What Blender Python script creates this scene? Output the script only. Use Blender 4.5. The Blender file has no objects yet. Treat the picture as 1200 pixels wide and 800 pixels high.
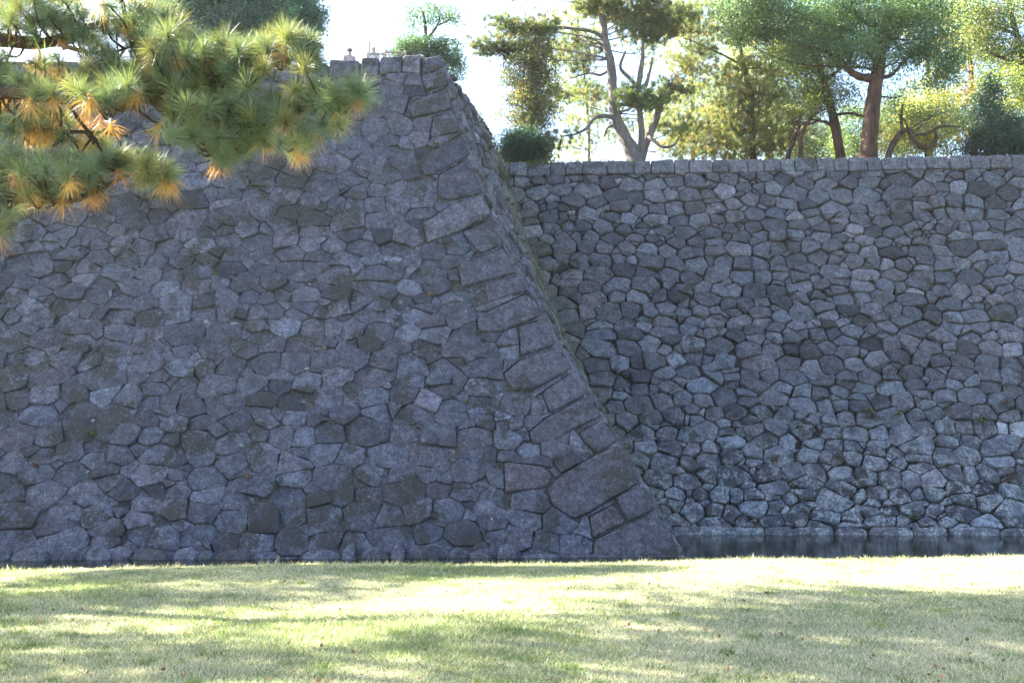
import bpy, math, random
import numpy as np
from mathutils import Vector

# ------------------------------------------------------------------ camera, sky, sun, exposure
scene = bpy.context.scene
C = scene.collection
R = math.radians
CAM_Z = 2.4
PITCH = math.atan(140 / 1200)
cd = bpy.data.cameras.new('camera')
cd.sensor_width = 36.0
cd.lens = 36.0
cd.clip_end = 3000
cam = bpy.data.objects.new('camera', cd)
C.objects.link(cam)
cam.location = (0, 0, CAM_Z)
cam.rotation_euler = (R(90) + PITCH, 0, 0)
scene.camera = cam

SUN_EL, SUN_A = 35.0, 27.0          # elevation; angle behind the wall line, from the left
sun_dir = Vector((-math.cos(R(SUN_A)) * math.cos(R(SUN_EL)), math.sin(R(SUN_A)) * math.cos(R(SUN_EL)), math.sin(R(SUN_EL))))
world = bpy.data.worlds.new('World')
scene.world = world
world.use_nodes = True
wn, wl = world.node_tree.nodes, world.node_tree.links
wn.clear()
sky = wn.new('ShaderNodeTexSky')
sky.sky_type = 'NISHITA'
sky.sun_disc = False
sky.sun_elevation = R(SUN_EL)
sky.sun_rotation = math.atan2(sun_dir.x, sun_dir.y)
sky.air_density = 1.0
sky.dust_density = 2.3
sky.ozone_density = 2.5
bg = wn.new('ShaderNodeBackground')
bg.inputs['Strength'].default_value = 0.062
wo = wn.new('ShaderNodeOutputWorld')
wl.new(sky.outputs[0], bg.inputs['Color'])
wl.new(bg.outputs[0], wo.inputs['Surface'])
sl = bpy.data.lights.new('sun', 'SUN')
sl.energy = 5.0
sl.angle = R(0.5)
sl.color = (1.0, 0.93, 0.82)
sun = bpy.data.objects.new('sun', sl)
C.objects.link(sun)
sun.rotation_euler = sun_dir.to_track_quat('Z', 'Y').to_euler()
sun.location = (-30, 20, 40)
vs = scene.view_settings
vs.view_transform = 'Standard'
vs.look = 'None'
vs.gamma = 1
vs.use_curve_mapping = False
vs.exposure = 3.45
scene.cycles.max_bounces = 6
scene.cycles.transparent_max_bounces = 4

rng = np.random.default_rng(7)
random.seed(7)


# ------------------------------------------------------------------ helpers
def tag(o, label=None, cat=None, group=None, kind=None):
    if label: o['label'] = label
    if cat: o['category'] = cat
    if group: o['group'] = group
    if kind: o['kind'] = kind
    return o


def empty(name, loc=(0, 0, 0)):
    o = bpy.data.objects.new(name, None)
    C.objects.link(o)
    o.location = loc
    o.empty_display_size = 0.3
    return o


def mesh_obj(name, V, F, mat, parent=None, smooth=False, col=None, aux=None):
    """V (n,3) array; F list of tuples or (m,k) int array."""
    me = bpy.data.meshes.new(name)
    V = np.asarray(V, dtype=np.float32)
    if isinstance(F, np.ndarray):
        m, k = F.shape
        me.vertices.add(len(V))
        me.vertices.foreach_set('co', V.ravel())
        me.loops.add(m * k)
        me.loops.foreach_set('vertex_index', F.astype(np.int32).ravel())
        me.polygons.add(m)
        me.polygons.foreach_set('loop_start', np.arange(0, m * k, k, dtype=np.int32))
        me.polygons.foreach_set('loop_total', np.full(m, k, dtype=np.int32))
        me.update(calc_edges=True)
    else:
        me.from_pydata(V.tolist(), [], F)
        me.update()
    if smooth:
        me.polygons.foreach_set('use_smooth', np.ones(len(me.polygons), dtype=bool))
    if col is not None:
        a = me.attributes.new('tint', 'FLOAT_COLOR', 'POINT')
        c4 = np.ones((len(V), 4), dtype=np.float32)
        c4[:, :3] = col
        if aux is not None:
            c4[:, 3] = aux
        a.data.foreach_set('color', c4.ravel())
    me.materials.append(mat)
    o = bpy.data.objects.new(name, me)
    C.objects.link(o)
    if parent is not None:
        o.parent = parent
        pl = parent.location
        me.transform(__import__('mathutils').Matrix.Translation((-pl.x, -pl.y, -pl.z)) if parent.parent is None else __import__('mathutils').Matrix.Translation(-wloc(parent)))
    return o


def wloc(o):
    v = Vector(o.location)
    while o.parent is not None:
        o = o.parent
        v += o.location
    return v


_cp, _sp = math.cos(PITCH), math.sin(PITCH)


def at(px, py, Y):
    """point seen at photo pixel (px,py) on the 1200x800 picture, at distance Y."""
    u = (px - 600) / 1200
    v = (400 - py) / 1200
    r = (u, _cp - _sp * v, _sp + _cp * v)
    t = Y / r[1]
    return np.array([r[0] * t, Y, CAM_Z + r[2] * t])


def smoothstep(x):
    x = np.clip(x, 0, 1)
    return x * x * (3 - 2 * x)


# ------------------------------------------------------------------ materials
def new_mat(name):
    m = bpy.data.materials.new(name)
    m.use_nodes = True
    nt = m.node_tree
    nt.nodes.clear()
    out = nt.nodes.new('ShaderNodeOutputMaterial')
    return m, nt, out


def N(nt, t, **kw):
    n = nt.nodes.new(t)
    for k, v in kw.items():
        if k in n.inputs:
            n.inputs[k].default_value = v
        else:
            setattr(n, k, v)
    return n


def noise(nt, vec, scale, detail=4, rough=0.55, lac=2.0):
    n = N(nt, 'ShaderNodeTexNoise', Scale=scale, Detail=detail, Roughness=rough)
    nt.links.new(vec, n.inputs['Vector'])
    return n.outputs['Fac']


def ramp(nt, fac, stops):
    r = nt.nodes.new('ShaderNodeValToRGB')
    e = r.color_ramp.elements
    while len(e) < len(stops):
        e.new(0.5)
    for i, (p, c) in enumerate(stops):
        e[i].position = p
        e[i].color = (*c, 1) if isinstance(c, tuple) else (c, c, c, 1)
    nt.links.new(fac, r.inputs[0])
    return r.outputs[0]


def mix(nt, fac, a, b, mode='MIX'):
    n = nt.nodes.new('ShaderNodeMix')
    n.data_type = 'RGBA'
    n.blend_type = mode
    for sock, v in ((n.inputs[0], fac), (n.inputs[6], a), (n.inputs[7], b)):
        if isinstance(v, bpy.types.NodeSocket):
            nt.links.new(v, sock)
        elif isinstance(v, tuple):
            sock.default_value = (*v, 1)
        else:
            sock.default_value = v
    return n.outputs[2]


def mapping(nt, vec, scale):
    n = N(nt, 'ShaderNodeMapping')
    n.inputs['Scale'].default_value = scale
    nt.links.new(vec, n.inputs[0])
    return n.outputs[0]


def stone_material(name, lichen=0.0, streak=0.5, dark=0.5):
    m, nt, out = new_mat(name)
    L = nt.links
    pos = N(nt, 'ShaderNodeNewGeometry').outputs['Position']
    att = N(nt, 'ShaderNodeAttribute', attribute_name='tint')
    col = att.outputs['Color']
    # fine mineral grain
    g1 = noise(nt, pos, 26, 5, 0.7)
    col = mix(nt, 1.0, col, ramp(nt, g1, [(0.34, 0.40), (0.66, 1.65)]), 'MULTIPLY')
    g2 = noise(nt, pos, 3.2, 5, 0.6)
    col = mix(nt, 1.0, col, ramp(nt, g2, [(0.32, 0.66), (0.68, 1.3)]), 'MULTIPLY')
    g3 = noise(nt, pos, 8.5, 5, 0.7)
    col = mix(nt, 1.0, col, ramp(nt, g3, [(0.34, 0.58), (0.66, 1.42)]), 'MULTIPLY')
    # rain streaks running down the face
    st = noise(nt, mapping(nt, pos, (9, 9, 0.9)), 1.0, 4, 0.6)
    col = mix(nt, streak, col, ramp(nt, st, [(0.3, 0.7), (0.7, 1.3)]), 'MULTIPLY')
    # purple-brown and blue-grey drift between areas
    h = noise(nt, pos, 0.45, 3, 0.6)
    col = mix(nt, 1.0, col, ramp(nt, h, [(0.35, (0.97, 1.0, 1.04)), (0.65, (1.05, 0.99, 0.97))]), 'MULTIPLY')
    # black-brown moss crust patches
    mz = noise(nt, pos, 0.85, 5, 0.62)
    mk = ramp(nt, mz, [(0.62 - 0.088 * dark, 0.0), (0.65 - 0.088 * dark, 1.0)])
    mkf = noise(nt, pos, 14, 4, 0.7)
    mk2 = mix(nt, 1.0, mk, ramp(nt, mkf, [(0.36, 0.0), (0.52, 0.9)]), 'MULTIPLY')
    col = mix(nt, mk2, col, (0.035, 0.034, 0.028))
    ez = ramp(nt, noise(nt, pos, 1.6, 6, 0.75), [(0.64, 0.0), (0.70, 0.55)])
    col = mix(nt, ez, col, (0.17, 0.125, 0.085))
    # pale crust specks
    sp = noise(nt, pos, 9, 6, 0.75)
    spk = ramp(nt, sp, [(0.66, 0.0), (0.72, 0.55)])
    col = mix(nt, spk, col, (0.30, 0.31, 0.31))
    if lichen > 0:
        lz = noise(nt, pos, 2.2, 6, 0.7)
        lk = ramp(nt, lz, [(0.47, 0.0), (0.55, 1.0)])
        lk = mix(nt, 1.0, lk, ramp(nt, noise(nt, pos, 11, 5, 0.75), [(0.42, 0.0), (0.6, 1.0)]), 'MULTIPLY')
        sep = N(nt, 'ShaderNodeSeparateXYZ')
        L.new(pos, sep.inputs[0])
        mr = N(nt, 'ShaderNodeMapRange')
        mr.inputs['From Min'].default_value = 5.5
        mr.inputs['From Max'].default_value = 0.8
        L.new(sep.outputs[2], mr.inputs['Value'])
        lf = N(nt, 'ShaderNodeMath', operation='MULTIPLY')
        L.new(lk, lf.inputs[0])
        L.new(mr.outputs[0], lf.inputs[1])
        lf2 = N(nt, 'ShaderNodeMath', operation='MULTIPLY')
        lf2.inputs[1].default_value = lichen
        L.new(lf.outputs[0], lf2.inputs[0])
        col = mix(nt, lf2.outputs[0], col, (0.42, 0.44, 0.44))
    # green-ochre moss where the mesh's alpha says so
    al = att.outputs['Alpha']
    inv = N(nt, 'ShaderNodeMath', operation='SUBTRACT')
    inv.inputs[0].default_value = 1.0
    L.new(al, inv.inputs[1])
    gm = N(nt, 'ShaderNodeMath', operation='MULTIPLY')
    L.new(inv.outputs[0], gm.inputs[0])
    L.new(ramp(nt, noise(nt, pos, 5, 5, 0.7), [(0.4, 0.0), (0.58, 1.0)]), gm.inputs[1])
    col = mix(nt, gm.outputs[0], col, (0.12, 0.115, 0.045))
    p = N(nt, 'ShaderNodeBsdfPrincipled', Roughness=0.82)
    p.inputs['Specular IOR Level'].default_value = 0.35
    L.new(col, p.inputs['Base Color'])
    b = N(nt, 'ShaderNodeBump', Strength=1.0, Distance=0.06)
    hb = N(nt, 'ShaderNodeMath', operation='ADD')
    L.new(noise(nt, pos, 13, 7, 0.72), hb.inputs[0])
    b3 = noise(nt, pos, 55, 3, 0.6)
    hm = N(nt, 'ShaderNodeMath', operation='MULTIPLY')
    hm.inputs[1].default_value = 0.3
    L.new(b3, hm.inputs[0])
    L.new(hm.outputs[0], hb.inputs[1])
    L.new(hb.outputs[0], b.inputs['Height'])
    L.new(b.outputs[0], p.inputs['Normal'])
    L.new(p.outputs[0], out.inputs[0])
    return m


def simple_mat(name, c1, c2, scale=6, rough=0.9, bump=0.3, bdist=0.02, spec=0.3, stretch=None):
    m, nt, out = new_mat(name)
    L = nt.links
    pos = N(nt, 'ShaderNodeNewGeometry').outputs['Position']
    if stretch:
        pos = mapping(nt, pos, stretch)
    c = ramp(nt, noise(nt, pos, scale, 6, 0.65), [(0.3, c1), (0.7, c2)])
    p = N(nt, 'ShaderNodeBsdfPrincipled', Roughness=rough)
    p.inputs['Specular IOR Level'].default_value = spec
    L.new(c, p.inputs['Base Color'])
    b = N(nt, 'ShaderNodeBump', Strength=bump, Distance=bdist)
    L.new(noise(nt, pos, scale * 3, 6, 0.7), b.inputs['Height'])
    L.new(b.outputs[0], p.inputs['Normal'])
    L.new(p.outputs[0], out.inputs[0])
    return m


def leaf_material(name, transl=0.45, tcol=(1.25, 1.2, 0.6), gloss=0.035, rough=0.5):
    m, nt, out = new_mat(name)
    L = nt.links
    att = N(nt, 'ShaderNodeAttribute', attribute_name='tint').outputs['Color']
    d = N(nt, 'ShaderNodeBsdfDiffuse')
    L.new(att, d.inputs['Color'])
    t = N(nt, 'ShaderNodeBsdfTranslucent')
    L.new(mix(nt, 1.0, att, tcol, 'MULTIPLY'), t.inputs['Color'])
    mx = N(nt, 'ShaderNodeMixShader')
    mx.inputs[0].default_value = transl
    L.new(d.outputs[0], mx.inputs[1])
    L.new(t.outputs[0], mx.inputs[2])
    g = N(nt, 'ShaderNodeBsdfGlossy', Roughness=rough)
    g.inputs['Color'].default_value = (1, 1, 1, 1)
    m2 = N(nt, 'ShaderNodeMixShader')
    m2.inputs[0].default_value = gloss
    L.new(mx.outputs[0], m2.inputs[1])
    L.new(g.outputs[0], m2.inputs[2])
    L.new(m2.outputs[0], out.inputs[0])
    return m


M_front = stone_material('front stone', streak=0.7, dark=0.9)
M_right = stone_material('right stone', lichen=0.9, streak=0.35, dark=0.2)
M_rubble = simple_mat('rubble', (0.025, 0.024, 0.026), (0.15, 0.145, 0.14), 11, 1.0, 1.0, 0.08)
M_rubble_dark = simple_mat('dark rubble', (0.008, 0.008, 0.009), (0.05, 0.046, 0.042), 6, 1.0, 1.0, 0.08)
M_bark = simple_mat('pine bark', (0.022, 0.016, 0.013), (0.10, 0.072, 0.056), 5, 0.95, 1.0, 0.06, stretch=(1, 1, 0.35))
M_bark_red = simple_mat('red brown bark', (0.028, 0.016, 0.012), (0.12, 0.07, 0.052), 4, 0.95, 1.0, 0.06, stretch=(1, 1, 0.3))
M_bark_grey = simple_mat('grey bark', (0.07, 0.062, 0.06), (0.22, 0.19, 0.18), 5, 0.95, 1.0, 0.06, stretch=(1, 1, 0.35))
M_leaf = leaf_material('broad leaves', 0.5)
M_leaf_far = leaf_material('far pine needles', 0.5, (1.25, 1.15, 0.65), 0.02)
M_needle = leaf_material('near pine needles', 0.40, (1.3, 1.12, 0.5), 0.06, 0.45)
M_grass = leaf_material('grass blades', 0.38, (1.15, 1.12, 0.8), 0.02)
M_earth = simple_mat('earth', (0.05, 0.04, 0.03), (0.12, 0.10, 0.06), 3, 1.0, 0.8, 0.05)

# ------------------------------------------------------------------ wall surfaces
_zs = np.array([-1.2, 0, 1.15, 2.3, 3.63, 4.95, 6.55, 8.02, 9.95, 11.4, 12.9, 14.7, 16.2])
_ss = np.array([-.56, 0, .53, 1.09, 1.79, 2.52, 3.38, 4.10, 4.89, 5.40, 5.88, 6.38, 6.70])
_pf = np.polyfit(_zs, _ss, 4)
ZT = np.linspace(-1.2, 17, 400)
ST = np.polyval(_pf, ZT)
_dv = np.sqrt(np.diff(ZT) ** 2 + np.diff(ST) ** 2)
VT = np.concatenate([[0], np.cumsum(_dv)])
VT -= np.interp(0, ZT, VT)


def S_(z): return np.interp(z, ZT, ST)
def v_of_z(z): return np.interp(z, ZT, VT)
def z_of_v(v): return np.interp(v, VT, ZT)


CX, CY, RY = 4.25, 26.34, 34.2


def Xc(z): return CX - S_(z)


def front_P(u, z):
    return np.stack([u, CY + S_(z) + 0.045 * (u - Xc(z)), z], -1)


def right_P(u, z):
    return np.stack([u, RY - 0.018 * (u - 5) + S_(z), z], -1)


_jz = np.array([-1.2, 0, 4.05, 6.4, 9.15, 14.5, 16.2])
_jx = np.array([5.8, 5.2, 3.25, 2.2, 1.25, -0.38, -0.8])
SL = 8.0


def side_P(w, z):
    t = w / SL
    c = np.stack([Xc(z), CY + S_(z), z], -1)
    xj = np.interp(z, _jz, _jx)
    j = np.stack([xj, RY + S_(z), z], -1)
    return c * (1 - t)[..., None] + j * t[..., None]


class Surf:
    def __init__(self, P, sgn=1):
        self.P = P
        self.sgn = sgn

    def map(self, u, v, n):
        z = z_of_v(v)
        e = 0.05
        p = self.P(u, z)
        du = self.P(u + e, z) - p
        dz = self.P(u, z + e) - p
        nn = np.cross(du, dz) * self.sgn
        nn /= np.linalg.norm(nn, axis=-1, keepdims=True)
        return p + nn * np.asarray(n)[..., None]


FRONT, RIGHT, SIDE = Surf(front_P), Surf(right_P), Surf(side_P)


def front_top(u): return 15.9 - 0.5 * smoothstep((-2.4 - u) / 6)
def right_top(u): return 14.45 + 0.012 * (u + 0.4)
def side_top(w): return np.interp(w / SL, [0, 0.85, 1.0, 1.1], [15.9, 15.25, 14.6, 14.3])


# ------------------------------------------------------------------ polygon tools
def clip(poly, nx, ny, c):
    """keep nx*x+ny*y <= c"""
    out = []
    k = len(poly)
    for i in range(k):
        ax, ay = poly[i]
        bx, by = poly[(i + 1) % k]
        da = nx * ax + ny * ay - c
        db = nx * bx + ny * by - c
        if da <= 0:
            out.append((ax, ay))
        if (da < 0 < db) or (db < 0 < da):
            t = da / (da - db)
            out.append((ax + (bx - ax) * t, ay + (by - ay) * t))
    return out


def area(poly):
    a = 0
    for i in range(len(poly)):
        x0, y0 = poly[i - 1]
        x1, y1 = poly[i]
        a += x0 * y1 - x1 * y0
    return a / 2


def centroid(poly):
    p = np.array(poly)
    return p.mean(0)


def seeds_rows(u0, u1, v0, v1, w, h, jit, rnd):
    pts = []
    v = v0
    r = 0
    while v < v1:
        rowh = h * rnd.uniform(0.85, 1.2)
        u = u0 + rnd.uniform(-w, 0)
        while u < u1:
            ww = w * rnd.choice([rnd.uniform(0.6, 0.85), rnd.uniform(0.85, 1.15), rnd.uniform(1.1, 1.6)], p=[.3, .45, .25])
            pts.append((u + ww / 2, v + rowh / 2 + rnd.normal(0, jit), (ww * 0.5) ** 2 * rnd.uniform(.2, .5)))
            u += ww
        v += rowh
    return pts


def cells(pts, an, gap, rnd, tiltj=0.06, R_=2.3):
    """power diagram; an = stretch in v of the metric. returns list of (poly, seed idx)"""
    A = np.array(pts)
    X = A[:, 0]
    Yv = A[:, 1] * an
    W = A[:, 2]
    out = []
    for i in range(len(A)):
        dx = X - X[i]
        dy = Yv - Yv[i]
        d2 = dx * dx + dy * dy
        nb = np.where((d2 < R_ * R_) & (d2 > 1e-9))[0]
        nb = nb[np.argsort(d2[nb])]
        poly = [(-1.2, -1.2), (1.2, -1.2), (1.2, 1.2), (-1.2, 1.2)]
        for j in nb[:34]:
            d = math.sqrt(d2[j])
            nx, ny = dx[j] / d, dy[j] / d
            c = (d2[j] + W[i] - W[j]) / (2 * d)
            a = rnd.normal(0, tiltj)
            ca, sa = math.cos(a), math.sin(a)
            nx, ny = nx * ca - ny * sa, nx * sa + ny * ca
            # gap measured in true metres
            g = gap * rnd.uniform(0.35, 1.6) * 0.5
            poly = clip(poly, nx, ny, c - g)
            if len(poly) < 3:
                break
        if len(poly) >= 3:
            out.append(([(x + X[i], (y + Yv[i]) / an) for x, y in poly], i))
    return out


def masonry(u0, u1, v0, v1, w, h, rnd, jit=0.17, slant=0.13, psplit=0.13, pcut=0.5):
    """roughly coursed rubble: wavy beds, slanting joints, chipped corners with small stones in them."""
    def line(y):
        pts, u = [], u0 - 1
        while u < u1 + 1:
            pts.append((u, y + rnd.normal(0, jit * h)))
            u += w * rnd.uniform(0.45, 1.0)
        return np.array(pts)
    ys = [v0]
    while ys[-1] < v1:
        ys.append(ys[-1] + h * rnd.uniform(0.72, 1.3))
    lines = [line(y) for y in ys]
    ph = rnd.uniform(0, 6.3, 8)

    def warp(p):
        x, y = p
        dx = .16 * math.sin(y * 1.3 + x * .35 + ph[0]) + .04 * math.sin(y * 2.9 - x * .8 + ph[1])
        dy = .17 * math.sin(x * .8 + y * .5 + ph[2]) + .07 * math.sin(x * 1.7 - y * .9 + ph[3])
        return (x + dx, y + dy)

    def yat(L, x): return float(np.interp(x, L[:, 0], L[:, 1]))
    out = []
    for r in range(len(ys) - 1):
        lo, hi = lines[r], lines[r + 1]
        xs, u = [], u0 - rnd.uniform(0, w)
        while u < u1 + w:
            xs.append((u + rnd.normal(0, slant * w), u + rnd.normal(0, slant * w)))
            u += w * math.exp(rnd.normal(0, .30))
        for k in range(len(xs) - 1):
            (b0, t0), (b1, t1) = xs[k], xs[k + 1]
            if b1 - b0 < .12 * w: b1 = b0 + .12 * w
            if t1 - t0 < .12 * w: t1 = t0 + .12 * w
            P = [(b0, yat(lo, b0))] + [tuple(q) for q in lo if b0 + .06 < q[0] < b1 - .06] + [(b1, yat(lo, b1)), (t1, yat(hi, t1))]
            P += [tuple(q) for q in hi[::-1] if t0 + .06 < q[0] < t1 - .06] + [(t0, yat(hi, t0))]
            P = [warp(q) for q in P]
            todo = [P]
            A = area(P)
            if A > .75 * w * h and rnd.random() < psplit:
                c = centroid(P)
                a = rnd.normal(0, .22)
                nx, ny = -math.sin(a), math.cos(a)
                d = nx * c[0] + ny * c[1] + rnd.normal(0, .06)
                todo = [clip(P, nx, ny, d), clip(P, -nx, -ny, -d)]
            for Q in todo:
                if len(Q) < 3: continue
                # knock corners off; the little piece becomes a filler stone
                for _ in range(2):
                    if rnd.random() < pcut and area(Q) > .10:
                        i = rnd.integers(len(Q))
                        q0, q1, q2 = np.array(Q[i - 1]), np.array(Q[i]), np.array(Q[(i + 1) % len(Q)])
                        e = (q1 - q0) / (np.linalg.norm(q1 - q0) + 1e-9) + (q1 - q2) / (np.linalg.norm(q1 - q2) + 1e-9)
                        l = np.linalg.norm(e)
                        if l < .45: continue
                        e /= l
                        d = float(e @ q1) - rnd.uniform(.07, .19)
                        f_ = clip(Q, -e[0], -e[1], -d)
                        g_ = clip(Q, e[0], e[1], d)
                        if len(f_) >= 3 and len(g_) >= 3 and area(f_) < .35 * area(Q):
                            Q = g_
                            if area(f_) > .006: out.append((f_, 1))
                out.append((Q, 0))
    return out


def inset(poly, g, rnd):
    P = np.array(poly)
    c = P.mean(0) + rnd.normal(0, g * .25, 2)
    d = P - c
    l = np.hypot(d[:, 0], d[:, 1])
    a = rnd.normal(0, .018)
    f_ = np.maximum(l - g * rnd.uniform(.3, 1.7, len(l)), l * .5) / (l + 1e-9)
    d = d * f_[:, None]
    d = np.stack([d[:, 0] * math.cos(a) - d[:, 1] * math.sin(a), d[:, 0] * math.sin(a) + d[:, 1] * math.cos(a)], 1)
    return [tuple(q) for q in c + d]


def with_fillers(pts, an, rnd, prob, amin, amax):
    base = cells(pts, an, 0.0, rnd, 0.0)
    cand = {}
    for poly, i in base:
        for x, y in poly:
            k = (round(x / 0.1), round(y / 0.1))
            cand.setdefault(k, (x, y))
    A = np.array(pts)
    new = []
    for (x, y) in cand.values():
        if rnd.random() > prob:
            continue
        d = (A[:, 0] - x) ** 2 + ((A[:, 1] - y) * an) ** 2
        k = np.argmin(d - A[:, 2])
        Rr = math.sqrt(d[k])
        if Rr < 0.2:
            continue
        if any((x - q[0]) ** 2 + (y - q[1]) ** 2 < 0.05 for q in new):
            continue
        a = rnd.uniform(amin, amax)
        new.append((x, y, a * a - (Rr - a) ** 2 + A[k, 2]))
    return pts + new, len(pts)


def round_poly(poly, cut, step, rough, rnd):
    # drop tiny edges
    q = []
    for i in range(len(poly)):
        a = np.array(poly[i - 1])
        b = np.array(poly[i])
        if np.hypot(*(b - a)) > 0.03:
            q.append(b)
    if len(q) < 3:
        return None
    k = len(q)
    pts = []
    for i in range(k):
        p0, p1, p2 = q[i - 1], q[i], q[(i + 1) % k]
        l0, l1 = np.hypot(*(p0 - p1)), np.hypot(*(p2 - p1))
        c = min(cut * rnd.uniform(0.5, 1.6), 0.42 * l0, 0.42 * l1)
        a = p1 + (p0 - p1) / l0 * c
        b = p1 + (p2 - p1) / l1 * c
        m = 0.25 * a + 0.25 * b + 0.5 * p1
        pts += [a, m * 0.5 + (a + b) * 0.25, b]
    P = np.array(pts)
    E = np.roll(P, -1, 0) - P
    L = np.hypot(E[:, 0], E[:, 1])
    res = []
    for i in range(len(P)):
        nseg = max(1, int(round(L[i] / step)))
        for s in range(nseg):
            res.append(P[i] + E[i] * s / nseg)
    Rr = np.array(res)
    c = Rr.mean(0)
    d = Rr - c
    ang = np.arctan2(d[:, 1], d[:, 0])
    w = 1 + rough * (np.sin(ang * 3 + rnd.uniform(0, 6.3)) * .4 + np.sin(ang * 7 + rnd.uniform(0, 6.3)) * .35 + rnd.normal(0, .3, len(ang)))
    return c + d * w[:, None]


class Buf:
    def __init__(self):
        self.V, self.F, self.T, self.A, self.n = [], [], [], [], 0

    def add(self, V, F, col, aux=1.0):
        self.V.append(V)
        self.F.append(F + self.n)
        self.T.append(np.tile(np.array(col, dtype=np.float32), (len(V), 1)))
        self.A.append(np.full(len(V), aux, dtype=np.float32) if np.isscalar(aux) else aux)
        self.n += len(V)

    def build(self, name, mat, parent):
        return mesh_obj(name, np.concatenate(self.V), np.concatenate(self.F), mat, parent, True,
                        np.concatenate(self.T), np.concatenate(self.A))


def stone(buf, surf, outline, rnd, col, off=0.0, relief=0.03, facet=0.10, depth=0.45, edge=0.05, aux=1.0, umax=None):
    """closed stone with a chiselled, slightly faceted face. outline (k,2) in wall coordinates."""
    k = len(outline)
    c = outline.mean(0)
    d = outline - c
    rad = np.hypot(d[:, 0], d[:, 1]).mean()
    e1 = min(edge / rad, 0.2)
    fr = [1.0, 1.0, 1 - 0.3 * e1, 1 - e1, 1 - 2.0 * e1 if 2 * e1 < .4 else .66, 0.55, 0.28]
    pl = [(rnd.normal(0, facet), rnd.normal(0.25 * facet, facet), rnd.uniform(0, relief * .8)) for _ in range(4)]
    pl.append((rnd.normal(0, facet * .3), rnd.normal(0, facet * .3) , 0))
    ph = rnd.uniform(0, 6.3, 6)
    fq = rnd.uniform(4, 13, (6, 2)) * rnd.choice([-1, 1], (6, 2))

    def facez(p):
        q = p - c
        z = np.min([a * q[:, 0] + b * q[:, 1] + o for a, b, o in pl], 0)
        w = sum(np.sin(p[:, 0] * fq[i, 0] + p[:, 1] * fq[i, 1] + ph[i]) for i in range(6))
        return off + z + w * relief * 0.12

    rings = []
    for i, f in enumerate(fr):
        p = c + d * f
        z = facez(p)
        if i == 0: z = z * 0 - depth
        elif i == 1: z = z - edge * 0.95
        elif i == 2: z = z - edge * 0.45
        elif i == 3: z = z - edge * 0.12
        rings.append((p, z))
    P = np.concatenate([r[0] for r in rings] + [c[None]])
    Z = np.concatenate([r[1] for r in rings] + [facez(c[None])])
    V = surf.map(P[:, 0], P[:, 1], Z)
    F = []
    idx = np.arange(k)
    nx = (idx + 1) % k
    for r in range(len(fr) - 1):
        a, b = r * k, (r + 1) * k
        F.append(np.stack([a + idx, a + nx, b + nx, b + idx], 1))
    last = (len(fr) - 1) * k
    cc = len(P) - 1
    F.append(np.stack([last + idx, last + nx, np.full(k, cc), np.full(k, cc)], 1))
    buf.add(V, np.concatenate(F), col, aux)


def fix_tris(o):
    o.data.validate(verbose=False)


def stone_colour(rnd, base=(0.135, 0.14, 0.158), var=0.2, warm=0.16):
    k = math.exp(rnd.normal(0, var))
    c = np.array(base) * k
    r = rnd.random()
    if r < warm:            # purple-brown andesite
        c = c * np.array([1.07, 0.99, 0.98])
    elif r < warm + 0.1:    # blue-grey
        c = c * np.array([0.96, 1.0, 1.05])
    elif r < warm + 0.16:   # greenish
        c = c * np.array([0.98, 1.02, 0.98])
    elif r < warm + 0.19:
        c = c * 1.35
    elif r < warm + 0.26:
        c = c * 0.62
    return np.clip(c, 0.02, 0.5)


# ------------------------------------------------------------------ projecting bastion wall
def unproject_front(px, py):
    a = at(px, py, 10.0)
    o = np.array([0, 0, CAM_Z])
    d = (a - o)
    lo, hi = 1.5, 5.0
    for _ in range(50):
        t = (lo + hi) / 2
        p = o + d * t
        f = p[1] - (CY + S_(p[2]) + 0.045 * (p[0] - Xc(p[2])))
        if f < 0: lo = t
        else: hi = t
    return float(p[0]), float(v_of_z(p[2]))


QUOINS = [
    [(495, 69), (517, 64.5), (521, 79), (496, 86)],
    [(494, 90), (521, 80), (525, 101), (499, 105)],
    [(476, 127), (478, 121), (524, 103), (531, 127), (484, 137)],
    [(508, 139), (531, 130), (541, 154), (504, 161)],
    [(494, 189), (499, 182), (542, 157), (551, 181), (504, 206), (494, 203)],
    [(515, 204), (551, 185), (566, 226), (526, 234), (513, 230)],
    [(496, 262), (525, 243), (565, 229), (577, 252), (540, 270), (499, 284)],
    [(542, 272), (577, 256), (590, 286), (562, 297)],
    [(536, 311), (590, 291), (606, 319), (541, 336)],
    [(568, 333), (608, 323), (620, 339), (572, 354)],
    [(560, 370), (618, 344), (636, 369), (581, 390), (560, 387)],
    [(608, 382), (637, 374), (652, 403), (610, 417)],
    [(590, 438), (609, 422), (653, 408), (669, 432), (624, 456), (600, 456)],
    [(636, 459), (671, 436), (688, 461), (644, 483)],
    [(620, 506), (642, 488), (690, 464), (706, 487), (678, 499), (642, 520), (622, 518)],
    [(678, 509), (706, 491), (724, 516), (698, 531)],
    [(681, 542), (725, 519), (751, 562), (735, 573), (690, 600), (672, 607), (648, 592), (641, 573), (655, 558)],
    [(720, 582), (753, 568), (769, 596), (736, 610)],
    [(691, 606), (719, 591), (732, 611), (695, 629)],
    [(696, 632), (769, 600), (788, 625), (799, 662), (696, 662)],
    [(591, 541), (636, 546), (648, 557), (640, 570), (592, 577)],
]
QCOL = {4: (0.056, 0.060, 0.080), 5: (0.060, 0.063, 0.084), 6: (0.098, 0.101, 0.122), 18: (0.086, 0.077, 0.088), 20: (0.082, 0.076, 0.090),
        16: (0.072, 0.071, 0.088), 19: (0.070, 0.071, 0.088)}

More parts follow.
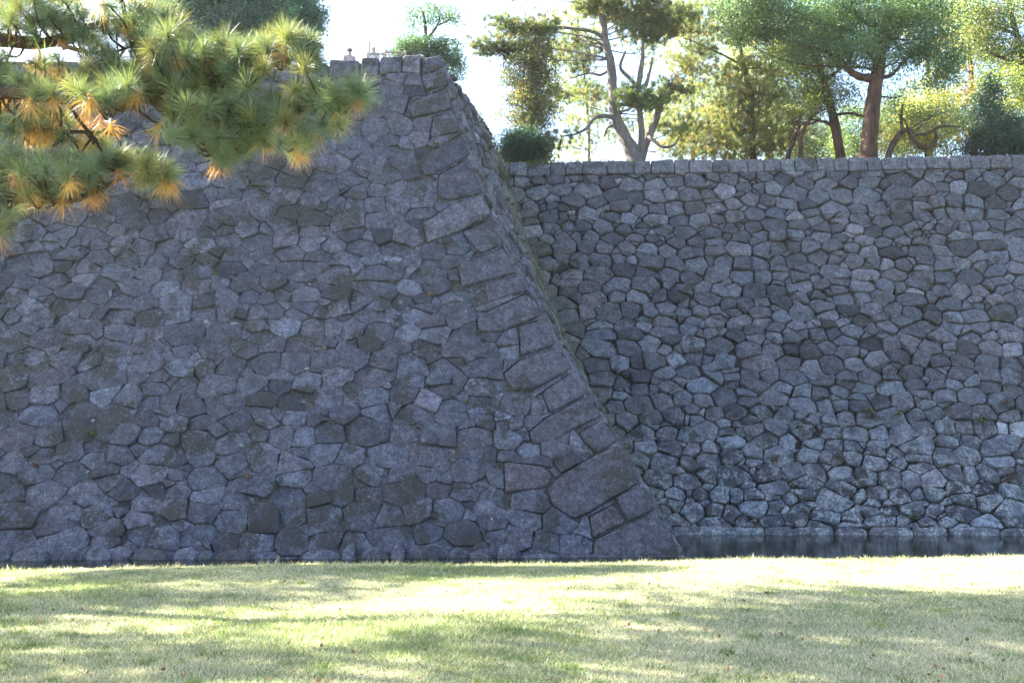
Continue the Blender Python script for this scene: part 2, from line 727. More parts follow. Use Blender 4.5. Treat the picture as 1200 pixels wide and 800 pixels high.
bastion = empty('stone_wall', (-4, CY, 0))
tag(bastion, 'projecting castle wall in front with a sharp sloping corner of huge blocks', 'stone wall', 'moat walls', 'thing')

rnd = np.random.default_rng(11)
qpolys = []
for q in QUOINS:
    pl = [unproject_front(*p) for p in q]
    if area(pl) < 0: pl = pl[::-1]
    qpolys.append(pl)

QA = [np.array(q) for q in qpolys]
FU0 = -24.0
seedsF = seeds_rows(FU0, 5.0, -0.7, 18.6, 0.82, 0.585, 0.10, rnd)
seedsF, nbig = with_fillers(seedsF, 1.3, rnd, 0.42, 0.08, 0.16)


def hybrid(u0, u1, v0, v1, w, h, rnd, an, gap, tilt, **kw):
    """convex stones: a power diagram seeded with the coursed pattern."""
    base = masonry(u0, u1, v0, v1, w, h, rnd, **kw)
    seeds = []
    for q, _ in base:
        A = abs(area(q))
        if A < .004: continue
        c = np.mean(np.array(q), 0)
        seeds.append((c[0], c[1], A * .26))
    return cells(seeds, an, gap, rnd, tilt)


cellsF = hybrid(FU0, 5.0, -0.9, 18.9, 0.80, 0.56, rnd, 1.32, 0.006, 0.09, jit=.12, slant=.17, psplit=.16, pcut=.40)
bufF = Buf()


def avoid(poly, qp, g):
    """clip poly by the one edge of convex qp that keeps most of it"""
    # quick overlap test through bounding boxes
    P = np.array(poly)
    Q = np.array(qp)
    if P[:, 0].max() < Q[:, 0].min() or P[:, 0].min() > Q[:, 0].max() or P[:, 1].max() < Q[:, 1].min() or P[:, 1].min() > Q[:, 1].max():
        return poly
    # real overlap?
    inter = poly
    for i in range(len(qp)):
        ax, ay = qp[i - 1]
        bx, by = qp[i]
        ex, ey = bx - ax, by - ay
        l = math.hypot(ex, ey)
        nx, ny = ey / l, -ex / l
        inter = clip(inter, nx, ny, nx * ax + ny * ay)
        if len(inter) < 3:
            return poly
    best, ba = None, -1
    for i in range(len(qp)):
        ax, ay = qp[i - 1]
        bx, by = qp[i]
        ex, ey = bx - ax, by - ay
        l = math.hypot(ex, ey)
        nx, ny = ey / l, -ex / l
        c = clip(poly, -nx, -ny, -(nx * ax + ny * ay) - g)
        if len(c) >= 3 and area(c) > ba:
            best, ba = c, area(c)
    return best


def tidy(poly, amin):
    return poly is not None and len(poly) >= 3 and area(poly) > amin


_dv_corner = 0.05


def split_some(cl, prob, rnd, g, amin=0.30):
    """cut some of the larger cells with an oblique line, so that trapezes and triangles appear."""
    out = []
    for poly, i in cl:
        A = area(poly)
        if A > amin and rnd.random() < prob:
            c = centroid(poly) + rnd.normal(0, 0.09, 2)
            a = rnd.choice([rnd.normal(0.0, 0.22), rnd.normal(1.57, 0.25)], p=[.5, .5])
            nx, ny = -math.sin(a), math.cos(a)
            d = nx * c[0] + ny * c[1]
            p1 = clip(poly, nx, ny, d - g * rnd.uniform(.3, 1) * .5)
            p2 = clip(poly, -nx, -ny, -d - g * rnd.uniform(.3, 1) * .5)
            for q in (p1, p2):
                if len(q) >= 3 and area(q) > 0.035:
                    out.append((q, i))
        else:
            out.append((poly, i))
    return out


for poly, i in cellsF:
    c = centroid(poly)
    vt = float(v_of_z(front_top(c[0])))
    if c[1] > vt or c[0] > Xc(z_of_v(c[1])) + 0.4:
        continue
    poly = clip(poly, 0, 1, vt - 0.66)                      # the coping row lies above
    if not tidy(poly, 0.004): continue
    c = centroid(poly)
    x0 = float(Xc(z_of_v(c[1])))
    x1 = float(Xc(z_of_v(c[1] + _dv_corner)))
    ex, ey = x1 - x0, _dv_corner
    l = math.hypot(ex, ey)
    nx, ny = ey / l, -ex / l
    poly = clip(poly, nx, ny, nx * x0 + ny * c[1] - 0.02)
    if not tidy(poly, 0.004): continue
    for qp in qpolys:
        if poly is not None:
            poly = avoid(poly, qp, 0.03)
    if not tidy(poly, 0.004): continue
    poly = inset(poly, 0.006, rnd)
    o = round_poly(poly, 0.024, 0.08, 0.012, rnd)
    if o is None: continue
    small = area(poly) < 0.10
    stone(bufF, FRONT, o, rnd, stone_colour(rnd, (0.080, 0.087, 0.113), 0.19, 0.18), off=rnd.normal(-0.02 if small else 0, 0.03),
          relief=0.04, facet=0.085, edge=0.010 if small else rnd.uniform(0.006, 0.030))


def chips(buf, surf, seeds, an, rnd, n, size, off, base, inside):
    A = np.array(seeds)
    raw = cells(seeds, an, 0.0, rnd, 0.0)
    V = []
    for poly, i in raw:
        for k in range(len(poly)):
            a_, b_ = np.array(poly[k - 1]), np.array(poly[k])
            V.append(a_)
            V.append(a_ + (b_ - a_) * rnd.uniform(.2, .8))
    V = np.array(V)
    V = V[rnd.permutation(len(V))[:n * 2]]
    k = 0
    for c in V:
        if not inside(c): continue
        r = size * math.exp(rnd.normal(0, .35))
        m = rnd.integers(4, 7)
        an_ = np.sort(rnd.uniform(0, 6.283, m))
        asp = rnd.uniform(.5, 1)
        rot = rnd.uniform(-.6, .6)
        P = np.stack([np.cos(an_) * r * 1.3, np.sin(an_) * r * asp], 1)
        P = np.stack([P[:, 0] * math.cos(rot) - P[:, 1] * math.sin(rot), P[:, 0] * math.sin(rot) + P[:, 1] * math.cos(rot)], 1) + c
        if len(P) < 3: continue
        o_ = round_poly([tuple(q) for q in P], 0.02, 0.06, 0.02, rnd)
        if o_ is None or len(o_) < 5: continue
        stone(buf, surf, o_, rnd, stone_colour(rnd, base, 0.22, 0.3), off=off + rnd.normal(0, .012), relief=0.02, facet=0.2, edge=0.015, depth=.15)
        k += 1
        if k >= n: break


u_ = FU0
while u_ < 2.2:
    w_u = rnd.uniform(.3, 1.15)
    t_u = rnd.uniform(.05, .34)
    if rnd.random() < .85:
        o_ = round_poly([(u_ + .02, -.35), (u_ + w_u - .02, -.35), (u_ + w_u - .03, t_u * rnd.uniform(.3, .8)), (u_ + w_u * rnd.uniform(.55, .8), t_u), (u_ + w_u * rnd.uniform(.15, .4), t_u * rnd.uniform(.8, 1)), (u_ + .03, t_u * rnd.uniform(.2, .7))], .06, .08, .015, rnd)
        stone(bufF, FRONT, o_, rnd, stone_colour(rnd, (0.082, 0.088, 0.108), .25, .2), off=.14 + rnd.normal(0, .05), relief=.06, facet=.12, edge=.06, depth=.5)
    u_ += w_u
chips(bufF, FRONT, seedsF, 1.3, rnd, 1500, 0.055, -0.035, (0.17, 0.168, 0.175),
      lambda c: c[0] < Xc(z_of_v(c[1])) - .15 and c[1] < v_of_z(front_top(c[0])) - .7 and not any(abs(c[0] - q[:, 0].mean()) < np.ptp(q[:, 0]) * .55 and abs(c[1] - q[:, 1].mean()) < np.ptp(q[:, 1]) * .5 for q in QA))
bufF.build('stonework', M_front, bastion)

# corner blocks (each its own part), wrapping a little onto the side face
for qi, qp in enumerate(qpolys):
    b = Buf()
    # inset by a hair
    cc = centroid(qp)
    o = round_poly([tuple(cc + (np.array(p) - cc) * 0.985) for p in qp], 0.07, 0.12, 0.004, rnd)
    col = QCOL.get(qi, tuple(np.array([0.077, 0.081, 0.103]) * rnd.uniform(0.85, 1.1)))
    stone(b, FRONT, o, rnd, col, off=0.035, relief=0.03, facet=0.02, edge=0.045, depth=0.75)
    b.build('corner_stone', M_front, bastion)


# coping row
def coping(surf, topf, u0, u1, wmin, wmax, h, parent, mat, rnd, xmaxf=None, base=(0.135, 0.14, 0.155)):
    u = u0
    while u < u1 - 0.2:
        w = rnd.uniform(wmin, wmax)
        ue = min(u + w, u1)
        vt = float(v_of_z(topf((u + ue) / 2)))
        hh = h * rnd.uniform(0.96, 1.05)
        poly = [(u + .02, vt - hh + rnd.normal(0, .03)), (ue - .015, vt - hh + rnd.normal(0, .03)), (ue - .02, vt + rnd.normal(0, .02)), (u + .015, vt + rnd.normal(0, .02))]
        o = round_poly(poly, 0.05, 0.12, 0.006, rnd)
        b = Buf()
        stone(b, surf, o, rnd, stone_colour(rnd, base, 0.16, 0.2), off=rnd.normal(0.02, 0.015), relief=0.035, facet=0.04, edge=0.04, depth=0.75)
        b.build('coping_stone', mat, parent)
        u = ue


coping(FRONT, front_top, FU0, -3.05, 0.55, 1.05, 0.66, bastion, M_front, rnd, base=(0.09, 0.096, 0.118))


def sheet(surf, us, vfun, nu, nv, n, name, mat, parent):
    """backing sheet behind the stones; vfun(u) gives bottom and top."""
    V, F = [], []
    U = np.linspace(us[0], us[1], nu)
    T = np.linspace(0, 1, nv)
    rows = []
    for t in T:
        lo, hi, uu = vfun(U, t)
        rows.append(surf.map(uu, lo + (hi - lo) * t, np.full(nu, n)))
    V = np.concatenate(rows)
    i, j = np.meshgrid(np.arange(nu - 1), np.arange(nv - 1))
    a = (j * nu + i).ravel()
    F = np.stack([a, a + 1, a + nu + 1, a + nu], 1)
    return mesh_obj(name, V, F, mat, parent)


def vf_front(U, t):
    lo = np.full(U.shape, -0.9)
    # shrink to the corner line at this height
    vt = v_of_z(front_top(U)) - 0.1
    vv = lo + (vt - lo) * t
    lim = Xc(z_of_v(vv)) - 0.14
    uu = FU0 + (U - FU0) / (5.0 - FU0) * (lim - FU0)
    vt = v_of_z(front_top(uu)) - 0.1
    return lo, vt, uu


sheet(FRONT, (FU0, 5.0), vf_front, 60, 60, -0.10, 'rubble_core', M_rubble, bastion)

# side face: thinner, roughly coursed stones seen at a grazing angle
rs = np.random.default_rng(5)
seedsS = seeds_rows(-0.6, SL + 0.5, -0.6, 18.6, 0.78, 0.50, 0.06, rs)
seedsS, _ = with_fillers(seedsS, 1.2, rs, 0.25, 0.08, 0.14)
bufS = Buf()
for poly, i in cells(seedsS, 1.2, 0.035, rs, 0.06):
    c = centroid(poly)
    if c[0] < -0.3 or c[0] > SL + .25: continue
    vt = float(v_of_z(side_top(c[0])))
    poly = clip(poly, -1, 0, -0.01)
    if not tidy(poly, 0.01): continue
    poly = clip(poly, 0, 1, vt)
    if not tidy(poly, 0.01): continue
    o = round_poly(poly, 0.06, 0.12, 0.01, rs)
    if o is None: continue
    t = c[0] / SL
    moss = 1 - max(0.0, min(1.0, (t - 0.55) / 0.35)) * 0.9
    stone(bufS, SIDE, o, rs, stone_colour(rs, (0.125, 0.125, 0.138), 0.2, 0.25), off=rs.normal(0.0, 0.05), relief=0.07, facet=0.16, edge=0.06, aux=moss)
bufS.build('side_stonework', M_front, bastion)


def vf_side(U, t):
    lo = np.full(U.shape, -0.9)
    return lo, v_of_z(side_top(U)) - 0.08, U


sheet(SIDE, (0.10, SL + 0.6), vf_side, 20, 50, -0.10, 'side_core', M_rubble_dark, bastion)

# ------------------------------------------------------------------ receding wall on the right
curtain = empty('stone_wall', (14, RY, 0))
tag(curtain, 'long receding castle wall of rounded dark stones rising from the water under the trees', 'stone wall', 'moat walls', 'thing')
rr = np.random.default_rng(23)
RU0, RU1 = -1.6, 27.0
seedsR = seeds_rows(RU0, RU1, -0.6, 17.2, 0.78, 0.535, 0.075, rr)
seedsR, _ = with_fillers(seedsR, 1.38, rr, 0.40, 0.08, 0.16)
bufR = Buf()
for poly, i in hybrid(RU0, RU1, -0.9, 17.4, 0.80, 0.53, rr, 1.34, 0.022, 0.11, jit=.12, slant=.17, psplit=.13, pcut=.38):
    c = centroid(poly)
    if c[0] < np.interp(z_of_v(c[1]), _jz, _jx) - 0.5: continue
    vt = float(v_of_z(right_top(c[0])))
    if c[1] > vt: continue
    poly = clip(poly, 0, 1, vt - 0.60)
    if not tidy(poly, 0.004): continue
    poly = clip(poly, 0, -1, -0.27)
    if not tidy(poly, 0.004): continue
    poly = inset(poly, 0.018, rr)
    o = round_poly(poly, 0.028, 0.08, 0.013, rr)
    if o is None: continue
    A = area(poly)
    warm = 0.35 if (c[1] > 8 and c[0] > 2 and c[0] < 14) else 0.14
    xj = np.interp(z_of_v(c[1]), _jz, _jx)
    moss = 1 - max(0, 1 - (c[0] - xj) / 1.0) * 0.5
    stone(bufR, RIGHT, o, rr, stone_colour(rr, (0.089, 0.095, 0.111), 0.25, warm + .06) * (1.55 if (rr.random() < .16 and c[1] < 4.2 and 7 < c[0] < 21) else 1.0), off=rr.normal(-0.02 if A < .12 else 0, 0.035),
          relief=0.07, facet=0.17, edge=rr.uniform(0.015, 0.05) if A > .12 else 0.03, aux=moss)
u_ = 5.2
while u_ < RU1:
    w_u = rr.uniform(.8, 1.7)
    o_ = round_poly([(u_ + .02, -.35), (u_ + w_u - .02, -.35), (u_ + w_u - .02 + rr.normal(0, .05), .24 + rr.normal(0, .04)), (u_ + w_u * rr.uniform(.3, .7), .27), (u_ + .02 + rr.normal(0, .05), .24 + rr.normal(0, .04))], .08, .1, .02, rr)
    stone(bufR, RIGHT, o_, rr, stone_colour(rr, (0.115, 0.118, 0.13), .12, .3), off=.05 + rr.normal(0, .02), relief=.05, facet=.06, edge=.05)
    u_ += w_u
chips(bufR, RIGHT, seedsR, 1.38, rr, 1100, 0.06, -0.09, (0.13, 0.128, 0.13), lambda c: c[1] < v_of_z(right_top(c[0])) - .6 and c[0] > -1)
bufR.build('stonework', M_right, curtain)
coping(RIGHT, right_top, -0.75, RU1, 0.55, 1.1, 0.60, curtain, M_right, rr, base=(0.105, 0.11, 0.122))


def vf_right(U, t):
    lo = np.full(U.shape, -0.9)
    return lo, v_of_z(right_top(U)) - 0.1, U


sheet(RIGHT, (RU0, RU1), vf_right, 60, 50, -0.17, 'rubble_core', M_rubble_dark, curtain)


# ------------------------------------------------------------------ ground, water, terraces
def grid_mesh(name, x0, x1, y0, y1, nx, ny, zf, mat, kind='structure', label=None, xs=None, ys=None):
    X = np.linspace(x0, x1, nx) if xs is None else xs
    Y = np.linspace(y0, y1, ny) if ys is None else ys
    nx, ny = len(X), len(Y)
    XX, YY = np.meshgrid(X, Y)
    ZZ = zf(XX, YY)
    V = np.stack([XX.ravel(), YY.ravel(), ZZ.ravel()], 1)
    i, j = np.meshgrid(np.arange(nx - 1), np.arange(ny - 1))
    a = (j * nx + i).ravel()
    F = np.stack([a, a + 1, a + nx + 1, a + nx], 1)
    o = mesh_obj(name, V, F, mat, None, True)
    tag(o, label, kind=kind)
    return o


def lawn_edge(x):
    return 16.95 + 0.03 * x + 0.12 * np.sin(x * 0.7) + 0.06 * np.sin(x * 1.9 + 1)


def lawn_z(x, y):
    base = 0.80 + 0.0135 * np.clip(x, -12, 12) * smoothstep((y - 6) / 9) + 0.03 * np.sin(x * 0.35 + y * 0.2) + 0.02 * np.sin(x * 0.9 - y * 0.5)
    e = lawn_edge(x)
    return base - 0.05 * smoothstep((y - e + 1.2) / 1.2) - 1.5 * np.clip((y - e) / 1.5, 0, 1)


# lawn material: patchy green and straw
m, nt, out = new_mat('lawn ground')
pos = N(nt, 'ShaderNodeNewGeometry').outputs['Position']
a1 = noise(nt, pos, 0.55, 5, 0.65)
a2 = noise(nt, pos, 9, 6, 0.7)
c1 = ramp(nt, a1, [(0.35, (0.14, 0.165, 0.09)), (0.65, (0.30, 0.285, 0.20))])
c1 = mix(nt, 1.0, c1, ramp(nt, a2, [(0.3, 0.6), (0.7, 1.4)]), 'MULTIPLY')
p = N(nt, 'ShaderNodeBsdfPrincipled', Roughness=1.0)
p.inputs['Specular IOR Level'].default_value = 0.1
nt.links.new(c1, p.inputs['Base Color'])
nt.links.new(p.outputs[0], out.inputs[0])
M_lawn = m
ysl = np.concatenate([np.linspace(-60, 5, 20), np.linspace(5.5, 15.5, 30), np.linspace(15.6, 19.5, 60)])
xsl = np.concatenate([np.linspace(-70, -16, 14), np.linspace(-15, 15, 90), np.linspace(16, 70, 14)])
grid_mesh('lawn', 0, 0, 0, 0, 0, 0, lawn_z, M_lawn, xs=xsl, ys=ysl)

# water
m, nt, out = new_mat('moat water')
pos = N(nt, 'ShaderNodeNewGeometry').outputs['Position']
p = N(nt, 'ShaderNodeBsdfPrincipled', Roughness=0.10)
p.inputs['Base Color'].default_value = (0.014, 0.018, 0.011, 1)
p.inputs['Specular IOR Level'].default_value = 0.12
p.inputs['IOR'].default_value = 1.33
b = N(nt, 'ShaderNodeBump', Strength=0.05, Distance=0.02)
nt.links.new(noise(nt, mapping(nt, pos, (1.2, 2.4, 1)), 2.2, 4, 0.5), b.inputs['Height'])
nt.links.new(b.outputs[0], p.inputs['Normal'])
nt.links.new(p.outputs[0], out.inputs[0])
grid_mesh('water', -70, 70, 17.0, 37.0, 2, 2, lambda x, y: x * 0 + 0.0, m)
grid_mesh('moat_bed', -70, 70, 16.0, 38.0, 2, 2, lambda x, y: x * 0 - 0.75, M_earth)


# terraces behind the coping
def terr_right(x, y):
    return right_top(x) - 0.12 + 0 * y


def terr_y0_right(x):
    return RY - 0.018 * (x - 5) + S_(right_top(x))


TX = np.linspace(-60, 120, 90)
rows = [0.25, 1, 3, 8, 20, 60, 160]
V = np.array([[x, terr_y0_right(min(x, 30)) + r, float(right_top(min(max(x, 0), 27))) - 0.10] for r in rows for x in TX])
nx = len(TX)
i, j = np.meshgrid(np.arange(nx - 1), np.arange(len(rows) - 1))
a = (j * nx + i).ravel()
tag(mesh_obj('terrace_ground', V, np.stack([a, a + 1, a + nx + 1, a + nx], 1), M_earth), kind='structure')


def hill_z(x, y):
    t = smoothstep((y - 33.5) / 7.0)
    drop = smoothstep((x + 5.5) / 3.0) * smoothstep((y - 33) / 3)        # falls away to the right terrace
    return 15.28 + 2.72 * t * (1 - smoothstep((x + 6.0) / 4.0)) - 0.9 * drop


HX = np.linspace(-45, -1.0, 60)
HY = np.linspace(33.3, 70, 50)
XX, YY = np.meshgrid(HX, HY)
# keep the bank inside the two walls: it starts just behind the coping
t = (YY - HY[0]) / (HY[-1] - HY[0])
y0 = CY + S_(15.4) + 0.045 * (XX - Xc(15.4)) + 0.35
YY = y0 + (HY[-1] - y0) * t ** 1.6
XR = np.where(YY < 40.6, -2.75 + (YY - 33) * 0.235, -0.9)
XX = HX[0] + (XX - HX[0]) / (HX[-1] - HX[0]) * (XR - HX[0])
ZZ = hill_z(XX, YY)
V = np.stack([XX.ravel(), YY.ravel(), ZZ.ravel()], 1)
nx, ny = len(HX), len(HY)
i, j = np.meshgrid(np.arange(nx - 1), np.arange(ny - 1))
a = (j * nx + i).ravel()
tag(mesh_obj('bank', V, np.stack([a, a + 1, a + nx + 1, a + nx], 1), M_earth, None, True), kind='structure')

#@@PART2
# ------------------------------------------------------------------ vegetation builders
def catmull(P, n=5):
    P = np.array(P, dtype=float)
    if len(P) < 3:
        return P
    Q = np.vstack([2 * P[0] - P[1], P, 2 * P[-1] - P[-2]])
    out = []
    for i in range(1, len(Q) - 2):
        for s in range(n):
            t = s / n
            a, b, c, d = Q[i - 1], Q[i], Q[i + 1], Q[i + 2]
            out.append(0.5 * ((2 * b) + (-a + c) * t + (2 * a - 5 * b + 4 * c - d) * t * t + (-a + 3 * b - 3 * c + d) * t ** 3))
    out.append(Q[-2])
    return np.array(out)


def tube(P, k=9, rough=0.06, r_=None):
    """P: (n,4) points with radius, smooth path. returns V,F"""
    r_ = r_ or rng
    P = catmull(P)
    V, F = [], []
    up = np.array([0.3, 0.5, 0.81])
    for i in range(len(P)):
        t = P[min(i + 1, len(P) - 1), :3] - P[max(i - 1, 0), :3]
        t /= np.linalg.norm(t) + 1e-9
        a = np.cross(t, up)
        if np.linalg.norm(a) < .1: a = np.cross(t, [1, 0, 0])
        a /= np.linalg.norm(a)
        b = np.cross(t, a)
        for j in range(k):
            an = 2 * math.pi * j / k
            rr_ = P[i, 3] * (1 + r_.normal(0, rough))
            V.append(P[i, :3] + (a * math.cos(an) + b * math.sin(an)) * rr_)
    for i in range(len(P) - 1):
        for j in range(k):
            F.append((i * k + j, i * k + (j + 1) % k, (i + 1) * k + (j + 1) % k, (i + 1) * k + j))
    V.append(P[0, :3]); V.append(P[-1, :3])
    c0, c1 = len(V) - 2, len(V) - 1
    for j in range(k):
        F.append((c0, (j + 1) % k, j, j))
        F.append((c1, (len(P) - 1) * k + j, (len(P) - 1) * k + (j + 1) % k, (len(P) - 1) * k + (j + 1) % k))
    return np.array(V), [tuple(dict.fromkeys(f)) for f in F]


def join(parts):
    V, F, n = [], [], 0
    for v, f in parts:
        V.append(v)
        F += [tuple(i + n for i in q) for q in f]
        n += len(v)
    return np.concatenate(V), F


def rand_dirs(n, r_):
    d = r_.normal(0, 1, (n, 3))
    return d / np.linalg.norm(d, axis=1, keepdims=True)


def leaf_quads(centres, size, cols, r_, flat=0.0, aspect=0.55):
    """one diamond leaf per centre"""
    n = len(centres)
    d = rand_dirs(n, r_)
    d[:, 2] -= 0.25
    d /= np.linalg.norm(d, axis=1, keepdims=True)
    e = rand_dirs(n, r_)
    s = np.cross(d, e)
    s /= np.linalg.norm(s, axis=1, keepdims=True) + 1e-9
    L = size * r_.uniform(0.6, 1.35, (n, 1))
    a = centres - d * L * .5
    b = centres + s * L * aspect * .5
    c = centres + d * L * .5
    e2 = centres - s * L * aspect * .5
    V = np.stack([a, b, c, e2], 1).reshape(-1, 3)
    F = np.arange(4 * n).reshape(n, 4)
    return V, F, np.repeat(cols, 4, 0)


def needles(tips, axes, n_per, length, width, cols, r_, spread=0.85, droop=0.0):
    """needle tufts: thin blades fanning out round an axis"""
    m = len(tips)
    T = np.repeat(tips, n_per, 0)
    A = np.repeat(axes, n_per, 0)
    Cc = np.repeat(cols, n_per, 0)
    n = len(T)
    d = A + rand_dirs(n, r_) * spread
    d /= np.linalg.norm(d, axis=1, keepdims=True)
    L = length * np.repeat(r_.uniform(0.62, 1.12, (m, 1)), n_per, 0) * r_.uniform(0.7, 1.15, (n, 1))
    base = T - A * (r_.uniform(0, 1, (n, 1)) * length * 0.55)
    s = np.cross(d, rand_dirs(n, r_))
    s /= np.linalg.norm(s, axis=1, keepdims=True) + 1e-9
    w = width * .5
    mid = base + d * L * .55
    end = base + d * L
    end[:, 2] -= droop * L[:, 0]
    V = np.stack([base - s * w * .7, base + s * w * .7, mid + s * w, mid - s * w, end + s * w * .15, end - s * w * .15], 1).reshape(-1, 3)
    i = np.arange(n)[:, None] * 6
    F = np.concatenate([i + np.array([[0, 1, 2, 3]]), i + np.array([[3, 2, 4, 5]])], 0)
    Cc = Cc * r_.uniform(0.8, 1.2, (n, 1))
    return V, F, np.repeat(Cc, 6, 0)


def blob_points(blobs, dens, r_, shell=0.55):
    """blobs in photo pixels (px,py,Y,rx,ry[,weight]); returns clump centres in metres"""
    out = []
    for b in blobs:
        px, py, Y, rx, ry = b[:5]
        w = b[5] if len(b) > 5 else 1
        c = at(px, py, Y)
        k = Y / 1200
        rad = np.array([rx * k, max(rx, ry) * k * 0.9, ry * k])
        n = max(3, int(dens * w * 4.2 * (rad[0] * rad[1] * rad[2]) ** (2 / 3)))
        d = rand_dirs(n, r_)
        q = r_.uniform(shell, 1.0, (n, 1)) ** 0.7
        out.append(c + d * q * rad * (1 + r_.normal(0, .12, (n, 1))))
    return np.concatenate(out)


def px_path(pts, Y, dY=0):
    out = []
    for i, (x, y, r) in enumerate(pts):
        Yi = Y + dY * i / max(1, len(pts) - 1)
        p = at(x, y, Yi)
        out.append((p[0], p[1], p[2], 0.72 * r * Yi / 1200))
    return out


def auto_branches(trunk_pts, clumps, n, r_, rad=0.05):
    """thin limbs from the trunk path towards foliage clumps"""
    T = catmull(np.array(trunk_pts))
    parts = []
    sel = clumps[r_.choice(len(clumps), min(n, len(clumps)), replace=False)]
    for c in sel:
        # start from a trunk point below the clump
        dz = c[2] - T[:, 2]
        d = np.linalg.norm(T[:, :3] - c, axis=1) + np.where(dz < 0.3, 3 + np.abs(dz), 0)
        k = int(np.argmin(d))
        s = T[k]
        mid = (s[:3] + c) / 2 + r_.normal(0, .22, 3) + np.array([0, 0, -0.15])
        r0 = min(s[3] * .6, rad)
        parts.append(tube([(*s[:3], r0), (*mid, r0 * .65), (*c, r0 * .2)], 5, .08, r_))
    return parts


def vnoise(x, y, seed, n=14, fmin=.3, fmax=3):
    q = np.random.default_rng(seed)
    s = 0
    for _ in range(n):
        f = math.exp(q.uniform(math.log(fmin), math.log(fmax)))
        a = q.uniform(0, 6.283)
        s = s + np.sin((x * math.cos(a) + y * math.sin(a)) * f * 2 + q.uniform(0, 6.283)) / f ** .35
    return s / math.sqrt(n)


DENS = 2.9


def tree(name, label, cat, Y, trunk, limbs, blobs, bark, kind, pal, seed, dens=9, per=22, size=0.16, spread=0.24, nbr=30, group=None, leafmat=None, basez=None, brad=0.05, holes=0.05):
    r_ = np.random.default_rng(seed)
    tp = px_path(trunk, Y)
    if basez is not None:
        p0 = list(tp[0])
        p0[2] = basez
        p0[3] *= 1.15
        tp = [tuple(p0)] + (tp if tp[0][2] > basez + .3 else tp[1:])
    root = empty(name, (tp[0][0], tp[0][1], tp[0][2]))
    tag(root, label, cat, group, 'thing')
    V, F = tube(tp, 12, .05, r_)
    mesh_obj('trunk', V, F, bark, root, True)
    for l in limbs:
        dY = l[1] if isinstance(l[1], (int, float)) else 0
        pts = l[0] if isinstance(l[0], list) else l
        V, F = tube(px_path(pts, Y, dY), 8, .06, r_)
        mesh_obj('branch', V, F, bark, root, True)
    cl = blob_points(blobs, dens * DENS, r_)
    br = auto_branches(tp, cl, nbr // 3 + 2, r_, brad * .7)
    if br:
        for V, F in br:
            mesh_obj('branch', V, F, bark, root, True)
    pal = np.array(pal) * 1.65
    per = int(per * (1.9 if kind == 'broad' else 1.1))
    size = size * (.66 if kind == 'broad' else 1)
    ci = r_.integers(0, len(pal), len(cl))
    big = vnoise(cl[:, 0] + cl[:, 2] * .7, cl[:, 2] * 1.3 + cl[:, 1] * .5, seed, 10, .4, 1.2)
    cl_keep = vnoise(cl[:, 0] - cl[:, 2] * .4, cl[:, 2] * 1.6 + cl[:, 1] * .3, seed + 7, 10, .5, 1.6) > -1.0 + holes
    if name in ('shrub', 'conifer_tree'): cl_keep[:] = True
    cl, ci, big = cl[cl_keep], ci[cl_keep], big[cl_keep]
    cc = pal[ci] * np.exp(r_.normal(0, .14, (len(cl), 1)) + .22 * big[:, None])
    if kind == 'broad':
        C_ = np.repeat(cl, per, 0)
        off = r_.normal(0, 1, C_.shape) * np.array([spread, spread, spread * .6])
        cols = np.repeat(cc, per, 0) * np.exp(r_.normal(0, .14, (len(C_), 1)))
        V, F, col = leaf_quads(C_ + off, size, cols, r_)
    else:
        # small groups of tufts on each clump
        k = 4
        C_ = np.repeat(cl, k, 0) + r_.normal(0, 1, (len(cl) * k, 3)) * np.array([spread, spread, spread * .35])
        ax = rand_dirs(len(C_), r_) * .55 + np.array([0, 0, .8])
        ax /= np.linalg.norm(ax, axis=1, keepdims=True)
        V, F, col = needles(C_, ax, per, size, 0.017, np.repeat(cc, k, 0), r_, spread=.9)
    mesh_obj('crown', V, F, leafmat or (M_leaf if kind == 'broad' else M_leaf_far), root, False, np.clip(col, 0.005, .6))
    return root


GREEN = [(0.050, 0.085, 0.030), (0.065, 0.105, 0.035), (0.04, 0.075, 0.035), (0.085, 0.12, 0.035)]
BLUEG = [(0.045, 0.095, 0.06), (0.06, 0.115, 0.065), (0.075, 0.13, 0.055), (0.04, 0.08, 0.05)]
PALEP = [(0.085, 0.11, 0.05), (0.11, 0.13, 0.055), (0.07, 0.10, 0.05), (0.14, 0.13, 0.055)]
YELG = [(0.11, 0.13, 0.03), (0.14, 0.15, 0.035), (0.08, 0.11, 0.03), (0.17, 0.14, 0.04)]
DARK = [(0.014, 0.036, 0.026), (0.020, 0.048, 0.032), (0.012, 0.030, 0.024)]
MIXED = [(0.05, 0.08, 0.03), (0.085, 0.075, 0.035), (0.11, 0.095, 0.05), (0.04, 0.06, 0.03), (0.12, 0.12, 0.04)]
GZ = 14.3

